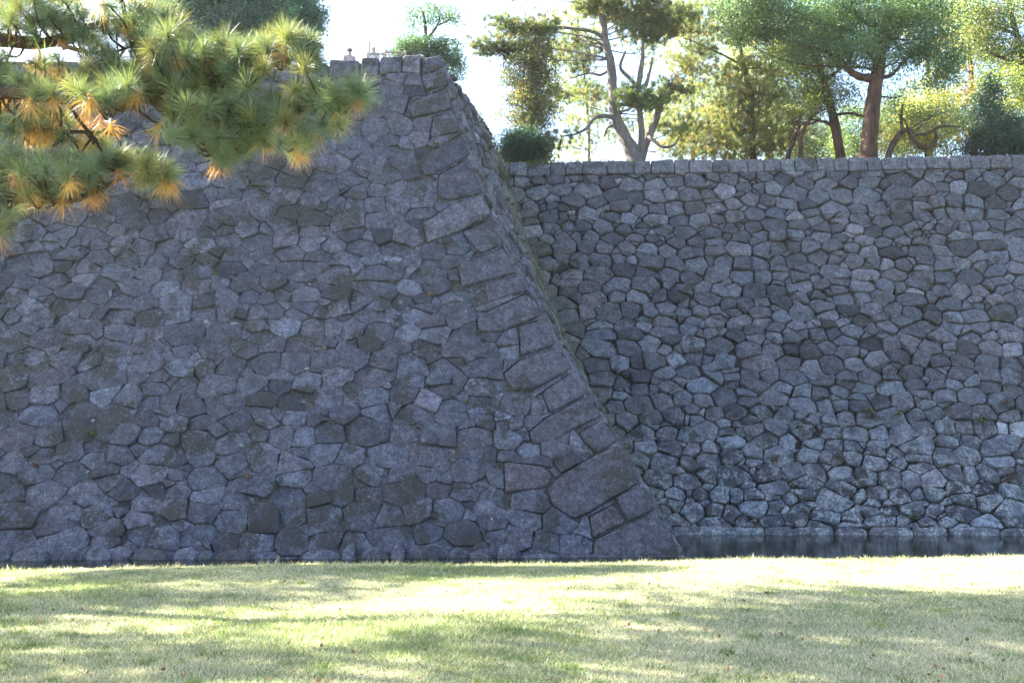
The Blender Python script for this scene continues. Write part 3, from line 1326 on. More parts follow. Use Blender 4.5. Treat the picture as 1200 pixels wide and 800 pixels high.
# --- on the bastion, behind the foreground pine
tree('broadleaf_tree', 'dense dark round-crowned tree behind the bastion top, partly hidden by the near pine sprays', 'tree', 46,
     [(255, 80, 9), (255, 55, 8), (258, 30, 6), (262, 0, 4)], [], [(250, 20, 46, 62, 38), (225, 40, 46, 38, 24), (285, 38, 45, 40, 32), (240, 52, 45, 40, 22), (250, -25, 46, 60, 30), (290, -5, 46.5, 45, 32)],
     M_bark, 'broad', [(0.02, 0.055, 0.045), (0.028, 0.07, 0.055), (0.016, 0.042, 0.036)], 101, dens=9, per=26, size=.20, spread=.28, basez=17.5)
tree('broadleaf_tree', 'blue-green domed tree whose right flank stands clear against white sky over the bastion', 'tree', 52,
     [(335, 85, 9), (335, 55, 8), (333, 20, 6), (330, -10, 4)], [], [(338, 15, 52, 44, 34), (328, 44, 51, 42, 24), (355, 30, 52, 24, 24), (320, -15, 52, 48, 30)],
     M_bark, 'broad', [(0.028, 0.075, 0.06), (0.038, 0.09, 0.068), (0.024, 0.062, 0.05)], 102, dens=9, per=26, size=.2, spread=.28, basez=17.5)
tree('broadleaf_tree', 'thin airy tree with yellow-green leaves at the far left top behind the pine', 'tree', 48,
     [(165, 80, 5), (168, 50, 4), (172, 20, 3), (178, -10, 2)], [([(168, 45, 3), (140, 25, 2), (120, 5, 1)], 0), ([(170, 35, 3), (195, 18, 2), (210, 2, 1)], 0)],
     [(180, 12, 48, 30, 14), (205, 2, 48, 22, 10), (140, 20, 48, 32, 18, .5), (100, 5, 49, 40, 20, .5), (160, -15, 48, 50, 20)],
     M_bark, 'broad', YELG + DARK, 103, dens=5, per=16, size=.16, spread=.25, basez=17.5)
tree('broadleaf_tree', 'small tree with open thin top and bushy base just behind the bastion corner', 'tree', 46,
     [(502, 85, 5), (500, 60, 4), (499, 40, 3), (497, 20, 2.2), (492, 8, 1.4)],
     [([(499, 48, 2.4), (510, 34, 2), (515, 22, 1.4), (512, 8, .8)], 0), ([(500, 55, 2), (488, 45, 1.6), (478, 38, 1)], .5), ([(514, 30, 1.5), (528, 22, 1.2), (535, 12, .7)], 0)],
     [(495, 12, 46, 20, 9, .6), (520, 14, 46, 17, 10, .6), (482, 24, 46, 14, 8, .6), (530, 28, 46, 14, 10, .6), (506, 28, 46, 14, 7, .5),
      (480, 50, 46, 20, 14, 1.3), (500, 60, 46, 30, 13, 1.4), (525, 60, 46, 18, 16, 1.4), (533, 80, 46, 13, 16, 1.4), (470, 60, 46, 16, 7, 1.2)],
     M_bark, 'broad', BLUEG, 104, dens=9, per=22, size=.15, spread=.2, basez=15.0, nbr=24)

# --- on the terrace behind the right wall
tree('ivy_covered_tree', 'narrow tree wrapped in climbing brown and green leaves beside the bastion corner', 'tree', 42.5,
     [(622, 195, 5), (622, 150, 4.5), (624, 100, 4), (626, 60, 3), (628, 35, 2)], [([(622, 110, 2), (604, 95, 1.4), (590, 85, .8)], 0)],
     [(622, 60, 42.5, 24, 22), (612, 85, 42.5, 28, 18, 1.3), (628, 100, 42.5, 28, 20, 1.3), (606, 125, 42.5, 34, 16, 1.3), (622, 120, 42.5, 20, 30, 1.2), (636, 75, 42.5, 22, 24), (635, 130, 42.5, 20, 22), (588, 120, 42.5, 16, 10, .7), (622, 155, 42.5, 24, 18), (632, 40, 42.5, 18, 14)],
     M_bark, 'broad', MIXED, 105, dens=9, per=20, size=.14, spread=.2, basez=GZ)
tree('shrub', 'dark blue-green rounded shrub at the wall top, tucked beside the bastion slope', 'shrub', 41.6,
     [(612, 200, 2.5), (612, 185, 2), (613, 172, 1.2)], [], [(610, 170, 41.6, 22, 18, 4), (624, 178, 41.6, 20, 14, 4), (600, 182, 41.6, 12, 12, 4), (612, 176, 41.6, 12, 10, 4)],
     M_bark, 'broad', [(0.02, 0.05, 0.035), (0.025, 0.06, 0.04)], 106, dens=9, per=26, size=.13, spread=.24, nbr=8, basez=GZ)
tree('pine_tree', 'large grey-barked pine forking above the wall with a curving stem and long bare limbs', 'tree', 43.5,
     [(746, 200, 15), (743, 184, 13.5), (732, 160, 11), (722, 138, 9), (718, 105, 8), (716, 75, 7.2), (709, 48, 6.5), (706, 22, 5.5), (698, 2, 4.5), (684, -25, 3)],
     [([(749, 192, 9), (757, 168, 7), (768, 142, 6), (776, 120, 5), (790, 102, 4), (800, 94, 3)], .8),
      ([(750, 188, 8), (752, 160, 6), (750, 132, 5), (748, 105, 4.6), (752, 75, 4), (753, 50, 3)], -.6),
      ([(749, 105, 3.6), (738, 92, 3.4), (727, 79, 2.6), (733, 60, 1.8)], -.5),
      ([(757, 100, 3.8), (762, 80, 3), (764, 68, 2.2)], .4),
      ([(709, 46, 3.6), (694, 37, 3.2), (672, 34, 2.8), (650, 33, 2.4), (624, 48, 2), (598, 58, 1.6), (575, 60, 1)], -.8),
      ([(650, 33, 2.2), (620, 36, 1.8), (590, 30, 1.2), (578, 25, .8)], .3),
      ([(724, 140, 4), (710, 136, 3.6), (696, 139, 3), (688, 150, 2.4), (672, 158, 1.8), (658, 160, 1)], -.8),
      ([(722, 146, 2.4), (712, 150, 2), (708, 160, 1.5)], .5),
      ([(716, 80, 3), (704, 88, 2.2), (690, 86, 1.6), (668, 92, 1)], .8),
      ([(713, 62, 3), (703, 56, 2.4), (690, 52, 1.8), (676, 44, 1)], 1.2),
      ([(760, 160, 3), (776, 172, 2.4), (790, 170, 2), (796, 160, 1.4)], -1)],
     [(598, 28, 43, 22, 5, 1.5), (622, 36, 43, 26, 7, 1.5), (580, 57, 43, 22, 6, 1.5), (605, 60, 43, 24, 6, 1.4), (644, 28, 43, 22, 8), (566, 50, 43, 8, 7, 1), (700, 4, 43.5, 26, 9, 1.4), (735, 10, 43.5, 44, 14, 1.2),
      (620, -3, 43, 22, 4, 1), (755, 35, 43.5, 36, 14, .9), (742, 112, 43.2, 22, 12, 1.2), (760, 118, 43.2, 26, 9, 1), (788, 104, 44, 20, 10, 1.1), (780, 20, 44, 40, 16), (672, 72, 44.5, 28, 9, .6), (664, 112, 44.5, 24, 8, .6), (655, 164, 43, 22, 9, .6),
      (692, 108, 45, 26, 8, .5), (680, 50, 44.5, 28, 9, .6), (800, 150, 44, 26, 12, .7)],
     M_bark_grey, 'pine', [(0.07, 0.10, 0.045), (0.09, 0.12, 0.05), (0.06, 0.09, 0.045), (0.10, 0.095, 0.05)], 107, dens=9, per=26, size=.24, spread=.3, nbr=70, basez=GZ, brad=.05)
tree('pine_tree', 'pale feathery pine filling the gap behind the forked grey trunk', 'tree', 52,
     [(690, 200, 2.4), (690, 160, 2.2), (686, 100, 1.8), (680, 50, 1.4), (676, 10, 1)], [],
     [(680, 60, 52, 42, 14), (660, 95, 52, 36, 12), (700, 110, 52, 36, 14), (665, 130, 52, 36, 12), (705, 150, 52, 40, 14), (665, 175, 52, 36, 10), (690, 20, 52, 44, 16), (660, 60, 52, 30, 12), (770, 60, 52, 36, 16, .7), (780, 130, 53, 36, 24)],
     M_bark_grey, 'pine', [(0.13, 0.16, 0.08), (0.16, 0.18, 0.08), (0.11, 0.15, 0.08)], 108, dens=3.2, per=20, size=.26, spread=.38, nbr=50, basez=GZ)
tree('pine_tree', 'slim reddish-trunk pine with hazy yellow-green sprays, left of the leafy trees', 'tree', 47,
     [(882, 200, 6), (882, 180, 5.2), (881, 150, 5), (880, 120, 4.6), (876, 95, 4), (870, 70, 3.4), (866, 40, 2.6), (862, 0, 1.8)],
     [([(880, 132, 2), (862, 128, 1.6), (850, 130, 1)], 0), ([(872, 78, 2), (850, 66, 1.6), (820, 52, 1.2), (800, 44, .8)], 0), ([(880, 150, 2), (850, 160, 1.6), (830, 172, 1)], 0)],
     [(850, 30, 47, 50, 22), (830, 70, 47, 44, 16), (880, 85, 47, 36, 16), (845, 110, 47, 46, 16), (900, 120, 47, 36, 16), (835, 145, 47, 44, 18), (880, 160, 47, 40, 14), (915, 150, 47, 34, 18), (815, 172, 47, 44, 12), (870, 178, 47, 50, 9), (800, 25, 47, 36, 16), (912, 70, 47, 26, 16), (855, 135, 48, 40, 24)],
     M_bark_red, 'pine', PALEP, 109, dens=5.5, per=22, size=.25, spread=.34, nbr=60, basez=GZ)
tree('pine_tree', 'hazy pine crown farther back between grey and reddish trunks, no bare stem showing', 'tree', 55,
     [(812, 200, 4), (812, 150, 4), (810, 80, 3), (808, 20, 2)], [],
     [(800, 60, 55, 40, 20), (815, 110, 55, 44, 20), (790, 150, 55, 44, 20), (840, 160, 55, 44, 20), (830, 20, 55, 50, 24)],
     M_bark, 'pine', [(0.12, 0.15, 0.07), (0.15, 0.17, 0.075)], 110, dens=3.6, per=18, size=.28, spread=.4, nbr=30, basez=GZ)
tree('young_tree', 'thin brown stem leaning right with small yellow-green leaves, left of two slender stems', 'tree', 45,
     [(922, 200, 4.5), (924, 182, 4), (930, 165, 3.4), (936, 150, 2.4), (938, 130, 1.4)], [],
     [(925, 135, 45, 26, 12, .7), (912, 155, 45, 18, 10, .6)], M_bark, 'broad', YELG, 111, dens=7, per=16, size=.13, spread=.22, nbr=12, basez=GZ)
tree('young_tree', 'upright thin stem forking low above the coping, right of two slender stems', 'tree', 44.6,
     [(938, 200, 4.5), (938, 180, 4), (938, 162, 3.8), (944, 148, 3), (952, 136, 2)], [([(939, 160, 2.4), (932, 150, 2), (924, 142, 1.2)], 0), ([(946, 146, 2), (960, 142, 1.6), (972, 143, 1)], 0)],
     [(945, 125, 44.6, 28, 14, .8), (960, 105, 44.6, 24, 12, .8)], M_bark_red, 'broad', YELG + GREEN, 112, dens=7, per=16, size=.13, spread=.22, nbr=12, basez=GZ)
tree('broadleaf_tree', 'medium tree with slightly left-leaning ivy-green trunk next to the big red-brown one', 'tree', 45,
     [(988, 205, 9), (985, 184, 8.2), (982, 165, 8), (977, 140, 7.4), (970, 112, 6.4), (962, 85, 5), (955, 60, 4)],
     [([(980, 150, 3), (966, 143, 2.4), (952, 140, 1.6)], -.5), ([(976, 135, 3), (996, 133, 2.4), (1014, 137, 1.6)], .8), ([(966, 96, 3), (985, 80, 2.2), (1000, 62, 1.4)], .5)],
     [(960, 70, 45, 40, 24), (935, 95, 45, 30, 20), (975, 105, 45, 26, 16), (950, 125, 45, 30, 12), (930, 60, 45, 34, 20), (965, 35, 45, 40, 20), (1000, 125, 46, 20, 12, .5)],
     M_bark_red, 'broad', GREEN + YELG[:2], 113, dens=8, per=20, size=.15, spread=.26, nbr=30, basez=GZ)
tree('broadleaf_tree', 'biggest tree on the wall, thick reddish-brown trunk under a wide blue-green crown', 'tree', 43,
     [(1017, 210, 16), (1017, 184, 15), (1019, 160, 13.5), (1022, 130, 12.5), (1026, 100, 11.5), (1030, 75, 10.5), (1034, 50, 9), (1040, 20, 7), (1046, -10, 5)],
     [([(1024, 92, 8), (1008, 90, 6.5), (994, 82, 5.4), (986, 72, 4.6), (984, 62, 3)], -.6), ([(990, 78, 3), (996, 70, 2.4), (998, 58, 1.6)], 0),
      ([(1030, 92, 4), (1044, 88, 3.2), (1056, 76, 2.4), (1070, 64, 1.6)], .5), ([(1040, 22, 5), (1060, 25, 4), (1078, 15, 4.4), (1092, -2, 5), (1100, -20, 4)], 1),
      ([(986, 70, 3), (960, 58, 2.4), (925, 48, 1.6)], -.8)],
     [(1010, 30, 43, 60, 26), (960, 30, 43, 50, 24), (905, 22, 43, 52, 22), (1070, 40, 43, 50, 24), (1000, 62, 42.5, 40, 16), (1050, 68, 43, 40, 14), (1095, 72, 43, 36, 18), (1105, 92, 43, 18, 9), (950, 62, 42.5, 36, 15),
      (880, 40, 43, 30, 14), (1030, 0, 43, 80, 20), (930, 0, 43, 70, 18), (1080, 15, 44, 34, 14), (1055, 100, 44, 26, 14, .35), (990, 110, 44, 26, 14, .3), (870, 8, 43, 40, 16)],
     M_bark_red, 'broad', BLUEG + GREEN[:2], 114, dens=7.5, per=24, size=.17, spread=.3, nbr=60, basez=GZ, brad=.07)
tree('crooked_tree', 'small tree with a snaking S-shaped dark branch right of the biggest trunk', 'tree', 42.8,
     [(1038, 205, 6), (1041, 184, 5.4), (1047, 168, 5), (1056, 156, 4.6), (1064, 152, 4.2)],
     [([(1064, 152, 4), (1070, 162, 4), (1078, 172, 3.8), (1090, 172, 3.2), (1097, 162, 2.6), (1096, 152, 2), (1106, 148, 1.6), (1124, 149, 1)], .4), ([(1058, 156, 3), (1056, 140, 2.4), (1058, 122, 1.6)], .3),
      ([(1072, 158, 2.2), (1086, 156, 1.8), (1098, 149, 1.4)], -.3)],
     [(1060, 128, 43, 26, 12, .6), (1090, 138, 43, 28, 10, .7), (1115, 140, 43.5, 24, 12, .7)],
     M_bark, 'broad', GREEN, 115, dens=7, per=18, size=.13, spread=.24, nbr=14, basez=GZ)
tree('shrub', 'sunlit yellow-green bush low behind the crooked branch', 'shrub', 46,
     [(1085, 205, 3), (1085, 185, 2.4), (1085, 160, 1.4)], [], [(1080, 150, 46, 40, 26), (1060, 165, 46, 30, 20), (1105, 165, 46, 30, 20), (1095, 125, 47, 40, 16)],
     M_bark, 'broad', YELG + GREEN[:1], 116, dens=8, per=22, size=.15, spread=.28, nbr=14, basez=GZ)
tree('shrub', 'mid-green bush filling the gap between the two red-brown trunks', 'shrub', 49,
     [(1000, 205, 3), (1000, 185, 2.4), (1000, 165, 1.4)], [], [(1003, 150, 49, 26, 30), (1000, 172, 49, 30, 20), (1045, 150, 50, 26, 40)],
     M_bark, 'broad', GREEN, 117, dens=8, per=22, size=.15, spread=.28, nbr=10, basez=GZ)
tree('shrub', 'soft grey-green bush behind the two slender stems', 'shrub', 52,
     [(955, 205, 3), (955, 185, 2.4), (955, 170, 1.4)], [], [(952, 160, 52, 30, 24), (962, 175, 52, 34, 16), (925, 172, 53, 30, 20)],
     M_bark, 'broad', [(0.10, 0.14, 0.07), (0.12, 0.16, 0.08)], 118, dens=7, per=22, size=.17, spread=.3, nbr=10, basez=GZ)
tree('conifer_tree', 'dark pointed evergreen at the right end of the wall', 'tree', 43.6,
     [(1160, 205, 5), (1160, 160, 4.4), (1160, 120, 3), (1160, 86, 1.4)], [],
     [(1160, 98, 43.6, 9, 10, 1.6), (1158, 118, 43.6, 15, 14, 1.6), (1160, 142, 43.6, 24, 18, 1.6), (1165, 168, 43.6, 36, 18, 1.6), (1192, 160, 44, 26, 26, 1.6), (1205, 170, 43.6, 26, 18, 1.6)],
     M_bark, 'broad', DARK, 119, dens=11, per=24, size=.14, spread=.2, nbr=20, basez=GZ)
tree('broadleaf_tree', 'bright yellow-green tree reaching in at the top right corner', 'tree', 45.5,
     [(1215, 205, 8), (1212, 160, 7), (1206, 110, 6), (1196, 60, 5), (1186, 20, 4), (1180, -10, 3)],
     [([(1200, 75, 3), (1180, 70, 2.4), (1160, 62, 1.4)], -.5), ([(1190, 40, 3), (1165, 30, 2.2), (1140, 22, 1.2)], .5)],
     [(1180, 15, 45.5, 36, 16), (1150, 30, 45.5, 30, 16), (1185, 55, 45.5, 34, 16), (1180, 90, 45, 32, 14), (1200, 110, 45, 26, 16), (1140, 60, 46, 22, 12, .7), (1155, 0, 45.5, 44, 14), (1210, 70, 45, 30, 30), (1188, 128, 45, 22, 12, .8)],
     M_bark, 'broad', YELG + GREEN, 120, dens=8, per=22, size=.16, spread=.28, nbr=36, basez=GZ)
tree('pine_tree', 'orange-tinted open pine behind the right end, layered against the sky', 'tree', 50,
     [(1142, 205, 6), (1142, 160, 5), (1140, 110, 4), (1136, 60, 3), (1134, 10, 2)], [],
     [(1130, 45, 50, 30, 7), (1150, 65, 50, 26, 7), (1125, 85, 50, 30, 8), (1140, 105, 50, 26, 9), (1130, 20, 50, 30, 8), (1118, 120, 50, 24, 9), (1130, 150, 50, 26, 16)],
     M_bark, 'pine', [(0.17, 0.13, 0.06), (0.14, 0.14, 0.06), (0.12, 0.14, 0.06)], 121, dens=5, per=20, size=.26, spread=.35, nbr=40, basez=GZ)

tree('broadleaf_tree', 'pale sunlit crown seen through the gaps left of the biggest trunk', 'tree', 60,
     [(900, 205, 5), (900, 160, 5), (905, 100, 4), (905, 40, 3)], [],
     [(900, 60, 60, 60, 36), (860, 110, 60, 40, 30), (920, 120, 60, 44, 30), (950, 60, 60, 40, 30), (890, 160, 60, 50, 20)],
     M_bark, 'broad', [(0.11, 0.15, 0.07), (0.14, 0.17, 0.07), (0.10, 0.14, 0.08)], 122, dens=4.5, per=20, size=.2, spread=.4, nbr=10, basez=GZ)
tree('broadleaf_tree', 'pale crown farther back filling the sky gap right of the biggest trunk', 'tree', 62,
     [(1090, 205, 5), (1090, 160, 5), (1088, 100, 4), (1085, 40, 3)], [],
     [(1085, 110, 62, 36, 16, .7), (1120, 60, 62, 36, 30), (1075, 20, 62, 50, 20), (1050, 140, 62, 30, 20), (1180, 100, 62, 40, 40)],
     M_bark, 'broad', [(0.12, 0.15, 0.06), (0.15, 0.17, 0.07), (0.10, 0.14, 0.08)], 123, dens=4.0, per=20, size=.2, spread=.4, nbr=10, basez=GZ)

# ------------------------------------------------------------------ foreground pine (its boughs reach in from the left)
r_ = np.random.default_rng(77)
near = empty('pine_tree', (-6.6, 6.4, 0.78))
tag(near, 'nearest pine whose long green and amber needle sprays hang in from the top left', 'tree', kind='thing')
V, F = tube([(-6.6, 6.4, 0.6, .32), (-6.5, 6.3, 2.0, .27), (-6.2, 6.1, 3.4, .23), (-6.4, 6.0, 5.0, .2), (-6.9, 6.2, 7.0, .15), (-7.0, 6.4, 9.0, .08)], 14, .05, r_)
mesh_obj('trunk', V, F, M_bark, near, True)
BO = [  # boughs in photo pixels with distance and pixel radius
    [(-560, 60, 6.0, 22), (-300, 95, 5.7, 16), (-100, 110, 5.5, 12), (0, 108, 5.4, 9), (70, 114, 5.3, 8), (140, 122, 5.2, 9), (172, 112, 5.2, 8), (205, 140, 5.2, 6.5), (240, 172, 5.2, 5), (262, 190, 5.2, 3)],
    [(-540, 20, 6.1, 18), (-260, 20, 5.9, 12), (-60, 40, 5.7, 9), (30, 50, 5.6, 8), (62, 48, 5.6, 6), (120, 28, 5.5, 4), (190, 22, 5.5, 2.6)],
    [(172, 112, 5.2, 5), (215, 100, 5.15, 4), (270, 88, 5.1, 3.2), (320, 74, 5.0, 2.4), (368, 48, 4.95, 1.6)],
    [(190, 128, 5.2, 4.5), (250, 128, 5.15, 3.6), (310, 132, 5.1, 3), (360, 124, 5.0, 2.2), (400, 116, 4.95, 1.8), (426, 108, 4.9, 1.2)],
    [(-500, 150, 5.9, 14), (-200, 190, 5.6, 9), (-40, 228, 5.4, 6), (30, 232, 5.3, 5), (80, 236, 5.3, 4), (124, 218, 5.25, 3), (150, 205, 5.2, 2.2), (192, 196, 5.2, 1.4)],
    [(-120, 130, 5.6, 5), (0, 138, 5.6, 3.4), (52, 153, 5.6, 2.8), (110, 155, 5.6, 2), (150, 160, 5.6, 1.2)],
    [(78, 116, 5.3, 3), (92, 140, 5.3, 2.4), (112, 165, 5.3, 2), (126, 190, 5.3, 1.4)],
    [(60, 48, 5.6, 3.4), (95, 60, 5.5, 2.6), (130, 62, 5.4, 2), (170, 48, 5.4, 1.4), (205, 38, 5.4, 1)],
    [(-300, 130, 5.8, 6), (-120, 240, 5.5, 4), (-20, 262, 5.3, 3), (20, 262, 5.3, 1.8)],
    [(150, 122, 5.2, 2.2), (190, 148, 5.3, 1.7), (225, 160, 5.35, 1.2), (262, 168, 5.4, .8)],
    [(255, 130, 5.15, 2), (290, 150, 5.1, 1.6), (330, 165, 5.05, 1.1), (352, 160, 5.0, .8)],
    [(-60, 40, 5.7, 4), (-10, 5, 5.7, 3), (40, -12, 5.6, 2)],
]
bough_pts = []
for bo in BO:
    P = []
    for x, y, Y, r in bo:
        p = at(x, y, Y)
        P.append((*p, r * Y / 1200))
    V, F = tube(P, 8, .07, r_)
    mesh_obj('branch', V, F, M_bark, near, True)
    bough_pts.append(catmull(P))
BP = np.concatenate(bough_pts)
# spray regions: px, py, rx, ry, number of tufts, distance
REG = [(30, 18, 55, 26, 20, 5.6), (110, 30, 55, 26, 18, 5.5), (95, 72, 45, 22, 9, 5.3), (10, 85, 34, 24, 10, 5.4), (175, 30, 40, 24, 14, 5.4), (205, 55, 38, 26, 16, 5.2), (165, 85, 40, 20, 10, 5.2),
       (125, 108, 30, 14, 8, 5.1), (215, 88, 40, 24, 16, 5.15), (265, 62, 30, 20, 11, 5.1), (262, 100, 34, 22, 13, 5.1), (312, 68, 26, 20, 11, 5.0), (350, 50, 24, 18, 10, 4.95), (362, 66, 14, 12, 5, 4.95),
       (235, 130, 40, 22, 16, 5.15), (285, 148, 34, 24, 15, 5.1), (270, 172, 24, 14, 8, 5.15), (325, 128, 26, 18, 10, 5.05), (345, 160, 18, 14, 7, 5.0), (362, 110, 22, 10, 7, 4.95), (392, 112, 20, 12, 9, 4.9), (418, 108, 14, 10, 7, 4.9), (390, 145, 12, 10, 3, 4.9),
       (20, 135, 34, 14, 5, 5.5), (-10, 165, 30, 30, 8, 5.4), (15, 200, 34, 22, 13, 5.3), (62, 205, 36, 20, 13, 5.25), (105, 200, 30, 18, 10, 5.2), (140, 188, 22, 12, 6, 5.2), (178, 198, 22, 13, 8, 5.2), (40, 232, 30, 10, 4, 5.3), (-5, 250, 20, 22, 5, 5.3),
       (95, 106, 55, 12, 10, 5.05), (215, 150, 22, 12, 5, 5.05), (60, 150, 34, 20, 7, 5.7), (100, 160, 30, 14, 4, 5.7), (-60, 60, 60, 60, 20, 5.5), (-60, 200, 50, 50, 14, 5.4), (75, -15, 90, 14, 12, 5.6), (-160, 120, 70, 110, 24, 5.6)]
tips, axes, gcol, otips, oaxes, ocol, tw = [], [], [], [], [], [], []
greens = np.array([(0.095, 0.155, 0.09), (0.115, 0.165, 0.08), (0.085, 0.145, 0.10), (0.15, 0.175, 0.07)])
ambers = np.array([(0.42, 0.25, 0.07), (0.32, 0.17, 0.07), (0.50, 0.34, 0.10), (0.28, 0.16, 0.07)])
for (x, y, rx, ry, n, Y) in REG:
    for k in range(int(n * 1.6)):
        a = r_.uniform(0, 6.283)
        q = math.sqrt(r_.uniform(0, 1))
        Yk = Y + r_.normal(0, .16)
        p = at(x + math.cos(a) * rx * q, y + math.sin(a) * ry * q, Yk)
        # nearest bough point, a little back along the tree
        dd = np.linalg.norm(BP[:, :3] - p, axis=1) + 0.25 * np.maximum(0, BP[:, 0] - p[0])
        s = BP[int(np.argmin(dd)), :3]
        v = p - s
        ax = v / (np.linalg.norm(v) + 1e-6) * .55 + np.array([.18, -.12, .5]) + r_.normal(0, .38, 3)
        ax /= np.linalg.norm(ax)
        tips.append(p); axes.append(ax); gcol.append(greens[r_.integers(4)] * math.exp(r_.normal(0, .15)))
        mid = (p + s) / 2 + r_.normal(0, .03, 3) - np.array([0, 0, .03])
        tw.append(tube([(*s, .008), (*mid, .006), (*(p - ax * .02), .004)], 5, .1, r_))
        if r_.random() < .20:
            otips.append(p - ax * r_.uniform(.06, .12) + r_.normal(0, .012, 3))
            oa = -ax * .15 + np.array([0, 0, -.75]) + r_.normal(0, .25, 3)
            oaxes.append(oa / np.linalg.norm(oa)); ocol.append(ambers[r_.integers(4)])
# amber clusters: golden backlight put into the needle colour, among old needles
for (x, y, n, Y) in [(75, 82, 9, 5.35), (62, 68, 4, 5.35), (60, 158, 8, 5.65), (35, 128, 6, 5.6), (20, 118, 4, 5.6), (110, 148, 5, 5.65), (318, 170, 1, 5.05), (355, 152, 2, 5.0), (30, 240, 2, 5.3), (195, 92, 3, 5.2), (290, 96, 3, 5.1), (108, 222, 1, 5.25), (165, 205, 3, 5.2)]:
    for k in range(n):
        p = at(x + r_.normal(0, 12), y + r_.normal(0, 8), Y + r_.normal(0, .08))
        oa = np.array([0, 0, -.8]) + r_.normal(0, .35, 3)
        otips.append(p); oaxes.append(oa / np.linalg.norm(oa)); ocol.append(ambers[r_.integers(4)] * 1.1)
V1, F1, c1 = needles(np.array(tips), np.array(axes), 180, .124, .0017, np.array(gcol), r_, spread=1.15, droop=.08)
mesh_obj('needles', V1, F1, M_needle, near, False, c1)
V1, F1, c1 = needles(np.array(otips), np.array(oaxes), 75, .11, .0018, np.array(ocol), r_, spread=.9, droop=.12)
mesh_obj('old_and_backlit_needles', V1, F1, M_needle, near, False, c1)
V, F = join(tw)
mesh_obj('twigs', V, F, M_bark, near, True)

# tall leaning pine just outside the picture on the left; its crown shades the lawn
far_r = np.random.default_rng(31)
shade = empty('pine_tree', (-15.5, 14.6, 0.78))
tag(shade, 'tall leaning pine left of the lawn whose broad crown dapples the grass', 'tree', kind='thing')
V, F = tube([(-15.5, 14.6, .6, .45), (-15.3, 15.2, 4, .38), (-15.9, 16.4, 8, .26), (-16.5, 17.4, 10.5, .15), (-17.0, 18.0, 12.2, .07)], 12, .05, far_r)
mesh_obj('trunk', V, F, M_bark, shade, True)


def shade_target(X, Y, h):
    """crown point that throws its shadow on lawn point X,Y when h above the lawn"""
    k = h / math.tan(R(SUN_EL))
    return np.array([X - k * math.cos(R(SUN_A)), Y + k * math.sin(R(SUN_A)), 0.8 + h])


SH = []   # lawn X, Y, half widths, density
for X, Y, rx, ry, d in [(-6, 8.4, 4.5, 1.5, 1.2), (0.5, 7.7, 5, 1.5, 1.3), (6.5, 9.0, 4.8, 2.6, 1.5), (-6.5, 11.6, 3.4, 1.1, 1.2), (-3.4, 13.2, 2.2, 1.3, 1.2), (4.6, 11.3, 3.4, 1.5, 1.6), (8.0, 11.3, 3.4, 1.3, 1.6), (2.9, 12.9, 2.0, .5, 1.0), (-3.6, 15.6, 3.4, 1.2, 2.6), (-0.2, 15.4, 2.6, .9, 2.8), (-4.6, 12.3, 2.6, .6, 1.5), (-6.2, 14.4, 2.2, .5, 1.6), (-8.2, 13.2, 2.2, .7, 1.1),
                        (-4.6, 10.0, 2.4, .7, .8), (2.2, 9.4, 3, 1.2, 1.2), (-9, 10, 2, 1.8, 1.2), (10, 12.2, 2.5, 1.2, 1.3)]:
    n = int(d * rx * ry * 36)
    for k in range(n):
        a, q = far_r.uniform(0, 6.283), math.sqrt(far_r.uniform(0, 1))
        SH.append(shade_target(X + math.cos(a) * rx * q, Y + math.sin(a) * ry * q, far_r.uniform(12.4, 14.2)))
SH = np.array(SH)
k = 5
C_ = np.repeat(SH, k, 0) + far_r.normal(0, 1, (len(SH) * k, 3)) * np.array([.3, .3, .12])
ax = rand_dirs(len(C_), far_r) * .55 + np.array([0, 0, .8])
ax /= np.linalg.norm(ax, axis=1, keepdims=True)
V1, F1, c1 = needles(C_, ax, 22, .2, .014, np.repeat(np.array([[.06, .10, .045]]), len(C_), 0), far_r, spread=.9)
mesh_obj('crown', V1, F1, M_leaf_far, shade, False, c1)
V, F = join(auto_branches([(-15.5, 14.6, 6, .45), (-15.9, 16.4, 8, .26), (-16.5, 17.4, 10.5, .15), (-17.0, 18.0, 12.2, .07)], SH, 14, far_r, .035))
mesh_obj('branch', V, F, M_bark, shade, True)

# ------------------------------------------------------------------ grass
g = np.random.default_rng(3)
NB = 430000
Yg = 6.9 + (17.9 - 6.9) * g.uniform(0, 1, NB) ** 1.15
Xg = g.uniform(-1, 1, NB) * (Yg * 0.53 + 1.2)
keep = Yg < lawn_edge(Xg) + 0.22
Xg, Yg = Xg[keep], Yg[keep]
Zg = lawn_z(Xg, Yg) - 0.004


pn = vnoise(Xg, Yg, 1) * .6 + vnoise(Xg, Yg, 2, 14, 2, 9) * .45 - 0.06 * Xg
n = len(Xg)
isg = (g.uniform(0, 1, n) < 1 / (1 + np.exp(-(pn * 1.6 - .1))))
col = np.where(isg[:, None], np.array([[.19, .25, .10]]), np.array([[.47, .455, .32]])) * np.exp(g.normal(0, .22, (n, 1)))
edge_t = smoothstep((Yg - lawn_edge(Xg) + .35) / .35)
hgt = g.uniform(.018, .042, n) * (1 + .45 * (pn > .6)) * (1 + 1.8 * edge_t * g.uniform(0, 1, n) ** 2 * (1 + .6 * np.sin(Xg * 5.3) * np.sin(Xg * 2.1)))
an = g.uniform(0, 6.283, n)
wd = .0022 + .00022 * Yg
lean = g.normal(0, .75, (n, 2)) * hgt[:, None]
b0 = np.stack([Xg - np.cos(an) * wd, Yg - np.sin(an) * wd, Zg], 1)
b1 = np.stack([Xg + np.cos(an) * wd, Yg + np.sin(an) * wd, Zg], 1)
tp = np.stack([Xg + lean[:, 0], Yg + lean[:, 1], Zg + hgt], 1)
V = np.stack([b0, b1, tp], 1).reshape(-1, 3)
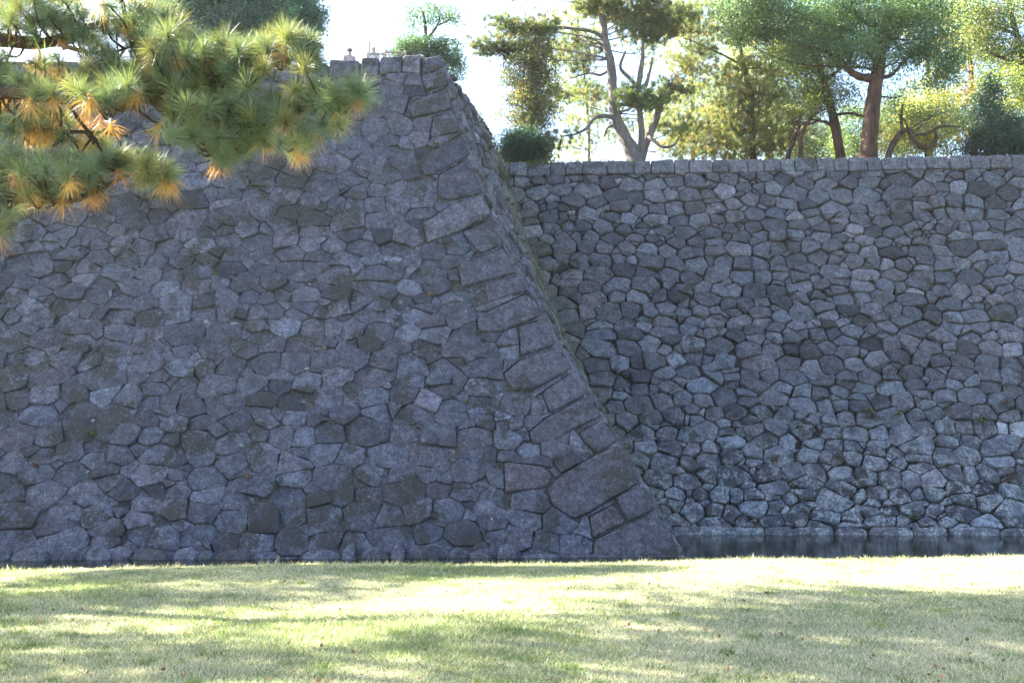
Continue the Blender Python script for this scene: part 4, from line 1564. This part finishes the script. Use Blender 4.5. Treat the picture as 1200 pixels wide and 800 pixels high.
o = mesh_obj('grass', V, np.arange(3 * n).reshape(n, 3), M_grass, None, False, np.repeat(col, 3, 0))
tag(o, 'short winter lawn grass, green mixed with straw', 'grass', kind='stuff')

# small clumps of coarser growth and scattered dead leaves on the lawn
V_, C4 = [], []
for k in range(170):
    y = 7.2 + 9.3 * g.uniform(0, 1) ** 1.3
    x = g.uniform(-1, 1) * y * .52
    nb = g.integers(25, 70)
    rad = g.uniform(.03, .11)
    bx, by = x + g.normal(0, rad, nb), y + g.normal(0, rad, nb)
    bz = lawn_z(bx, by) - .004
    h = g.uniform(.03, .065, nb)
    a = g.uniform(0, 6.283, nb)
    w = .0045
    ln = g.normal(0, .5, (nb, 2)) * h[:, None]
    V_.append(np.stack([np.stack([bx - np.cos(a) * w, by - np.sin(a) * w, bz], 1), np.stack([bx + np.cos(a) * w, by + np.sin(a) * w, bz], 1), np.stack([bx + ln[:, 0], by + ln[:, 1], bz + h], 1)], 1).reshape(-1, 3))
    C4.append(np.tile(np.array([.12, .19, .05]) * math.exp(g.normal(0, .2)), (nb * 3, 1)))
V = np.concatenate(V_)
o = mesh_obj('grass', V, np.arange(len(V)).reshape(-1, 3), M_grass, None, False, np.concatenate(C4))
tag(o, 'coarser dark green clumps scattered through the lawn', 'grass', kind='stuff')
n = 420
y = 7.2 + 9.6 * g.uniform(0, 1, n) ** 1.2
x = g.uniform(-1, 1, n) * y * .52
cs = np.stack([x, y, lawn_z(x, y) + .028], 1)
v, f, c = leaf_quads(cs, .045, np.array([.20, .12, .06]) * np.exp(g.normal(0, .4, (n, 1))), g)
o = mesh_obj('fallen_leaves', v, f, M_grass, None, False, c)
tag(o, 'small brown dead leaves lying on the lawn', 'fallen leaves', kind='stuff')

# weeds and dry ferns rooted in the joints
w_ = np.random.default_rng(9)
V_, F_, C4, nn = [], [], [], 0


def right_point(px, py):
    o = np.array([0, 0, CAM_Z]); d = at(px, py, 10.0) - o
    lo, hi = 2.5, 6
    for _ in range(50):
        t = (lo + hi) / 2
        p_ = o + d * t
        if p_[1] - (RY - .018 * (p_[0] - 5) + S_(p_[2])) < 0: lo = t
        else: hi = t
    return o + d * lo


WE = [(1017, 482, 0, 7), (1052, 484, 1, 5), (1150, 492, 0, 8), (1165, 372, 1, 5), (982, 536, 2, 8), (907, 536, 2, 7), (1022, 488, 2, 6), (886, 612, 2, 6), (1108, 478, 2, 5), (1178, 470, 2, 6), (935, 500, 0, 4),
      (724, 594, 2, 5), (625, 193, 0, 9), (640, 190, 1, 7), (657, 262, 0, 5), (672, 305, 0, 4), (1184, 560, 2, 9), (1070, 604, 0, 5), (868, 505, 1, 4), (1040, 300, 0, 3), (800, 355, 1, 3)]
for (x, y, kc, r) in WE:
    p_ = right_point(x, y) + np.array([0, -.10, 0])
    n = int(r * r * 2.2)
    cs = p_ + w_.normal(0, 1, (n, 3)) * np.array([r * .030 * .55, .05, r * .030 * .4])
    base = [(.07, .10, .04), (.11, .12, .05), (.11, .07, .05)][kc]
    v, f, c = leaf_quads(cs, .075, np.array(base) * np.exp(w_.normal(0, .25, (n, 1))), w_)
    V_.append(v); F_.append(f + nn); C4.append(c); nn += len(v)
for (x, y, kc, r) in [(547, 470, 0, 3), (512, 168, 1, 4), (108, 508, 0, 5), (505, 345, 1, 4), (380, 408, 1, 3), (252, 322, 0, 5), (290, 560, 2, 4), (40, 545, 2, 4), (510, 80, 2, 4)]:
    u, v0 = unproject_front(x, y)
    p_ = FRONT.map(np.array([u]), np.array([v0]), np.array([.04]))[0]
    n = int(r * r * 2.5)
    cs = p_ + w_.normal(0, 1, (n, 3)) * np.array([r * .022 * .6, .04, r * .022 * .4])
    base = [(.07, .12, .03), (.20, .15, .06), (.15, .09, .06)][kc]
    v, f, c = leaf_quads(cs, .07, np.array(base) * np.exp(w_.normal(0, .25, (n, 1))), w_)
    V_.append(v); F_.append(f + nn); C4.append(c); nn += len(v)
# strip of grass and moss where the bastion side meets the receding wall and along its rim
n = 1700
tt = w_.uniform(0.80, 1.0, n)
zz = w_.uniform(1.0, 14.2, n)
ps = side_P(tt * SL, zz) + np.array([.05, 0, .02]) + w_.normal(0, .05, (n, 3))
cl_ = w_.uniform(0, 1, n) < .5 + .5 * np.sin(zz * 2.1) * np.sin(zz * .7 + 1)
ps = ps[cl_]
v, f, c = leaf_quads(ps, .10, np.array([.15, .14, .05]) * np.exp(w_.normal(0, .3, (len(ps), 1))), w_, aspect=.25)
V_.append(v); F_.append(f + nn); C4.append(c); nn += len(v)
n = 1000
tt = w_.uniform(0.5, 1.02, n)
ps = side_P(tt * SL, side_top(tt * SL)) + np.array([-.05, 0, .03]) + w_.normal(0, .06, (n, 3))
v, f, c = leaf_quads(ps, .12, np.array([.14, .125, .05]) * np.exp(w_.normal(0, .3, (n, 1))), w_, aspect=.25)
V_.append(v); F_.append(f + nn); C4.append(c); nn += len(v)
n = 3500
xx = w_.uniform(-.6, 5, n)
ps = np.stack([xx, terr_y0_right(xx) + w_.uniform(.0, .7, n), right_top(xx) + w_.uniform(-.12, .10, n)], 1)
v, f, c = leaf_quads(ps, .10, np.array([.16, .15, .05]) * np.exp(w_.normal(0, .3, (n, 1))), w_, aspect=.25)
V_.append(v); F_.append(f + nn); C4.append(c); nn += len(v)
o = mesh_obj('weeds', np.concatenate(V_), np.concatenate(F_), M_grass, None, False, np.concatenate(C4))
tag(o, 'weeds, dry ferns and moss rooted in the wall joints', 'weeds', kind='stuff')

# ------------------------------------------------------------------ lattice fence and visitors on the bastion
M_bamboo = simple_mat('bamboo', (0.30, 0.22, 0.15), (0.45, 0.35, 0.25), 8, .7, .2)
M_steel = simple_mat('painted rail', (0.35, 0.35, 0.36), (0.5, 0.5, 0.5), 8, .5, .1)


def bar(a, b, r, k=5):
    return tube([(*a, r), (*((np.array(a) + b) / 2), r), (*b, r)], k, 0.0, r_)


def lattice(px0, px1, ytop, Y, zb, label):
    a, b = at(px0, ytop, Y), at(px1, ytop, Y)
    zt = (a[2] + b[2]) / 2
    root = empty('lattice_fence', ((a[0] + b[0]) / 2, Y, zb))
    tag(root, label, 'fence', 'bamboo lattice fence panels', 'thing')
    w = b[0] - a[0]
    for x in (a[0], b[0]):
        V, F = bar(np.array([x, Y, zb]), np.array([x, Y, zt + .06]), .045, 8)
        mesh_obj('post', V, F, M_bamboo, root, True)
    for z in (zt, zb + .25):
        V, F = bar(np.array([a[0], Y, z]), np.array([b[0], Y, z]), .035, 8)
        mesh_obj('rail', V, F, M_bamboo, root, True)
    parts = []
    h = zt - zb - .25
    s = .16
    k = -h
    while k < w:
        for sg, dy in ((1, .018), (-1, -.018)):
            x0, x1, z0, z1 = k, k + h, 0, h
            if x0 < 0: z0 = -x0; x0 = 0
            if x1 > w: z1 = h - (x1 - w); x1 = w
            if z1 > z0:
                if sg > 0: p0, p1 = (a[0] + x0, Y + dy, zb + .25 + z0), (a[0] + x1, Y + dy, zb + .25 + z1)
                else: p0, p1 = (b[0] - x0, Y + dy, zb + .25 + z0), (b[0] - x1, Y + dy, zb + .25 + z1)
                parts.append(bar(np.array(p0), np.array(p1), .012, 4))
        k += s
    V, F = join(parts)
    mesh_obj('lattice', V, F, M_bamboo, root)


lattice(452, 475, 61.5, 41.0, 17.9, 'short bamboo lattice panel at the bastion top, right of the visitors')
lattice(431, 450, 63.5, 41.4, 17.9, 'short bamboo lattice panel in front of the dark-haired visitor')
pst = at(433, 49, 41.2)
V, F = bar(np.array([pst[0], 41.2, 17.8]), np.array([pst[0], 41.2, pst[2]]), .035, 8)
o = mesh_obj('slender_post', V, F, M_steel)
tag(o, 'thin grey post beside the two visitors at the bastion top', 'post', kind='thing')

M_skin = simple_mat('skin', (0.42, 0.27, 0.2), (0.5, 0.33, 0.25), 8, .6, .05)


def cloth(name, c):
    return simple_mat(name, tuple(np.array(c) * .8), c, 12, .9, .3)


def skin_chain(name, pts, edges, radii, mat, parent):
    me = bpy.data.meshes.new(name)
    me.from_pydata([tuple(p) for p in pts], edges, [])
    o = bpy.data.objects.new(name, me)
    C.objects.link(o)
    o.parent = parent
    me.materials.append(mat)
    mod = o.modifiers.new('skin', 'SKIN')
    for v, r in zip(me.skin_vertices[0].data, radii):
        v.radius = r if isinstance(r, tuple) else (r, r)
    me.skin_vertices[0].data[0].use_root = True
    mod.use_smooth_shade = True
    s = o.modifiers.new('sub', 'SUBSURF')
    s.levels = 2
    s.render_levels = 2
    return o


def person(px, ytop, Y, label, shirt, hat, turn=0.0):
    top = at(px, ytop, Y)
    zf = top[2] - 1.68
    root = empty('person', (top[0], Y, zf))
    root.rotation_euler = (0, 0, turn)
    tag(root, label, 'person', kind='thing')
    pts = [(0, 0, .95), (0, 0, 1.15), (0, 0, 1.36), (0, 0, 1.46), (0, -.01, 1.56), (0, -.01, 1.64),
           (.10, 0, .88), (.11, -.02, .48), (.11, 0, .08), (.11, -.13, .04), (-.10, 0, .88), (-.11, .02, .48), (-.11, .03, .08), (-.11, -.10, .04),
           (.19, 0, 1.36), (.24, .02, 1.10), (.22, -.10, .88), (.21, -.15, .80), (-.19, 0, 1.36), (-.24, .02, 1.10), (-.22, -.10, .88), (-.21, -.15, .80)]
    ed = [(0, 1), (1, 2), (2, 3), (3, 4), (4, 5), (0, 6), (6, 7), (7, 8), (8, 9), (0, 10), (10, 11), (11, 12), (12, 13), (2, 14), (14, 15), (15, 16), (16, 17), (2, 18), (18, 19), (19, 20), (20, 21)]
    ra = [(.15, .11), (.14, .10), (.15, .10), .055, .085, .075, .085, .06, .042, .035, .085, .06, .042, .035, .06, .045, .034, .03, .06, .045, .034, .03]
    skin_chain('body', pts, ed, ra, M_skin, root)
    i = [0, 1, 2, 14, 15, 16, 18, 19, 20]
    mp = {k: n for n, k in enumerate(i)}
    skin_chain('jacket', [pts[k] for k in i], [(mp[a], mp[b]) for a, b in ed if a in mp and b in mp], [(.175, .135), (.165, .125), (.17, .12), .08, .062, .05, .08, .062, .05], shirt, root)
    i = [0, 6, 7, 8, 10, 11, 12]
    mp = {k: n for n, k in enumerate(i)}
    skin_chain('trousers', [pts[k] for k in i], [(mp[a], mp[b]) for a, b in ed if a in mp and b in mp], [(.165, .125), .105, .08, .065, .105, .08, .065], M_trs, root)
    skin_chain('hair', [(0, .02, 1.60), (0, .0, 1.665)], [(0, 1)], [(.098, .10), (.075, .08)], M_hair, root)
    if hat is not None:
        V, F = [], []
        prof = [(.13, 1.640), (.13, 1.652), (.10, 1.66), (.095, 1.72), (.06, 1.75), (0.001, 1.755)]
        for r, z in prof:
            for k in range(16):
                V.append((r * math.cos(k * math.pi / 8), r * math.sin(k * math.pi / 8), z))
        for a_ in range(len(prof) - 1):
            for k in range(16):
                F.append((a_ * 16 + k, a_ * 16 + (k + 1) % 16, (a_ + 1) * 16 + (k + 1) % 16, (a_ + 1) * 16 + k))
        me = bpy.data.meshes.new('hat'); me.from_pydata(V, [], F); me.materials.append(hat)
        o = bpy.data.objects.new('hat', me); C.objects.link(o); o.parent = root


M_trs = cloth('dark trousers', (.06, .06, .08))
M_hair = cloth('black hair', (.02, .018, .017))
person(410, 58.5, 41.6, 'person in a pale pink top and hat at the bastion edge, left of the pair', cloth('pink top', (.42, .34, .38)), cloth('pink hat', (.36, .32, .36)), .3)
person(438, 55, 41.9, 'person with dark hair and white shirt at the bastion edge, right of the pair', cloth('white shirt', (.75, .75, .78)), None, -.4)

# ------------------------------------------------------------------ thin scattering volume, added to imitate veiling glare
m, nt, out = new_mat('glare_volume')
pv = N(nt, 'ShaderNodeVolumePrincipled')
pv.inputs['Color'].default_value = (0.96, 0.98, 1.0, 1)
pv.inputs['Density'].default_value = 0.00014
pv.inputs['Anisotropy'].default_value = 0.35
nt.links.new(pv.outputs[0], out.inputs['Volume'])
bmv = [(x, y, z) for x in (-75, 125) for y in (-65, 205) for z in (-2.2, 46)]
bf = [(0, 1, 3, 2), (4, 6, 7, 5), (0, 4, 5, 1), (2, 3, 7, 6), (0, 2, 6, 4), (1, 5, 7, 3)]
o = mesh_obj('glare_haze', np.array(bmv, dtype=float), bf, m)
tag(o, 'thin volume added to imitate veiling glare', 'glare_haze', kind='stuff')
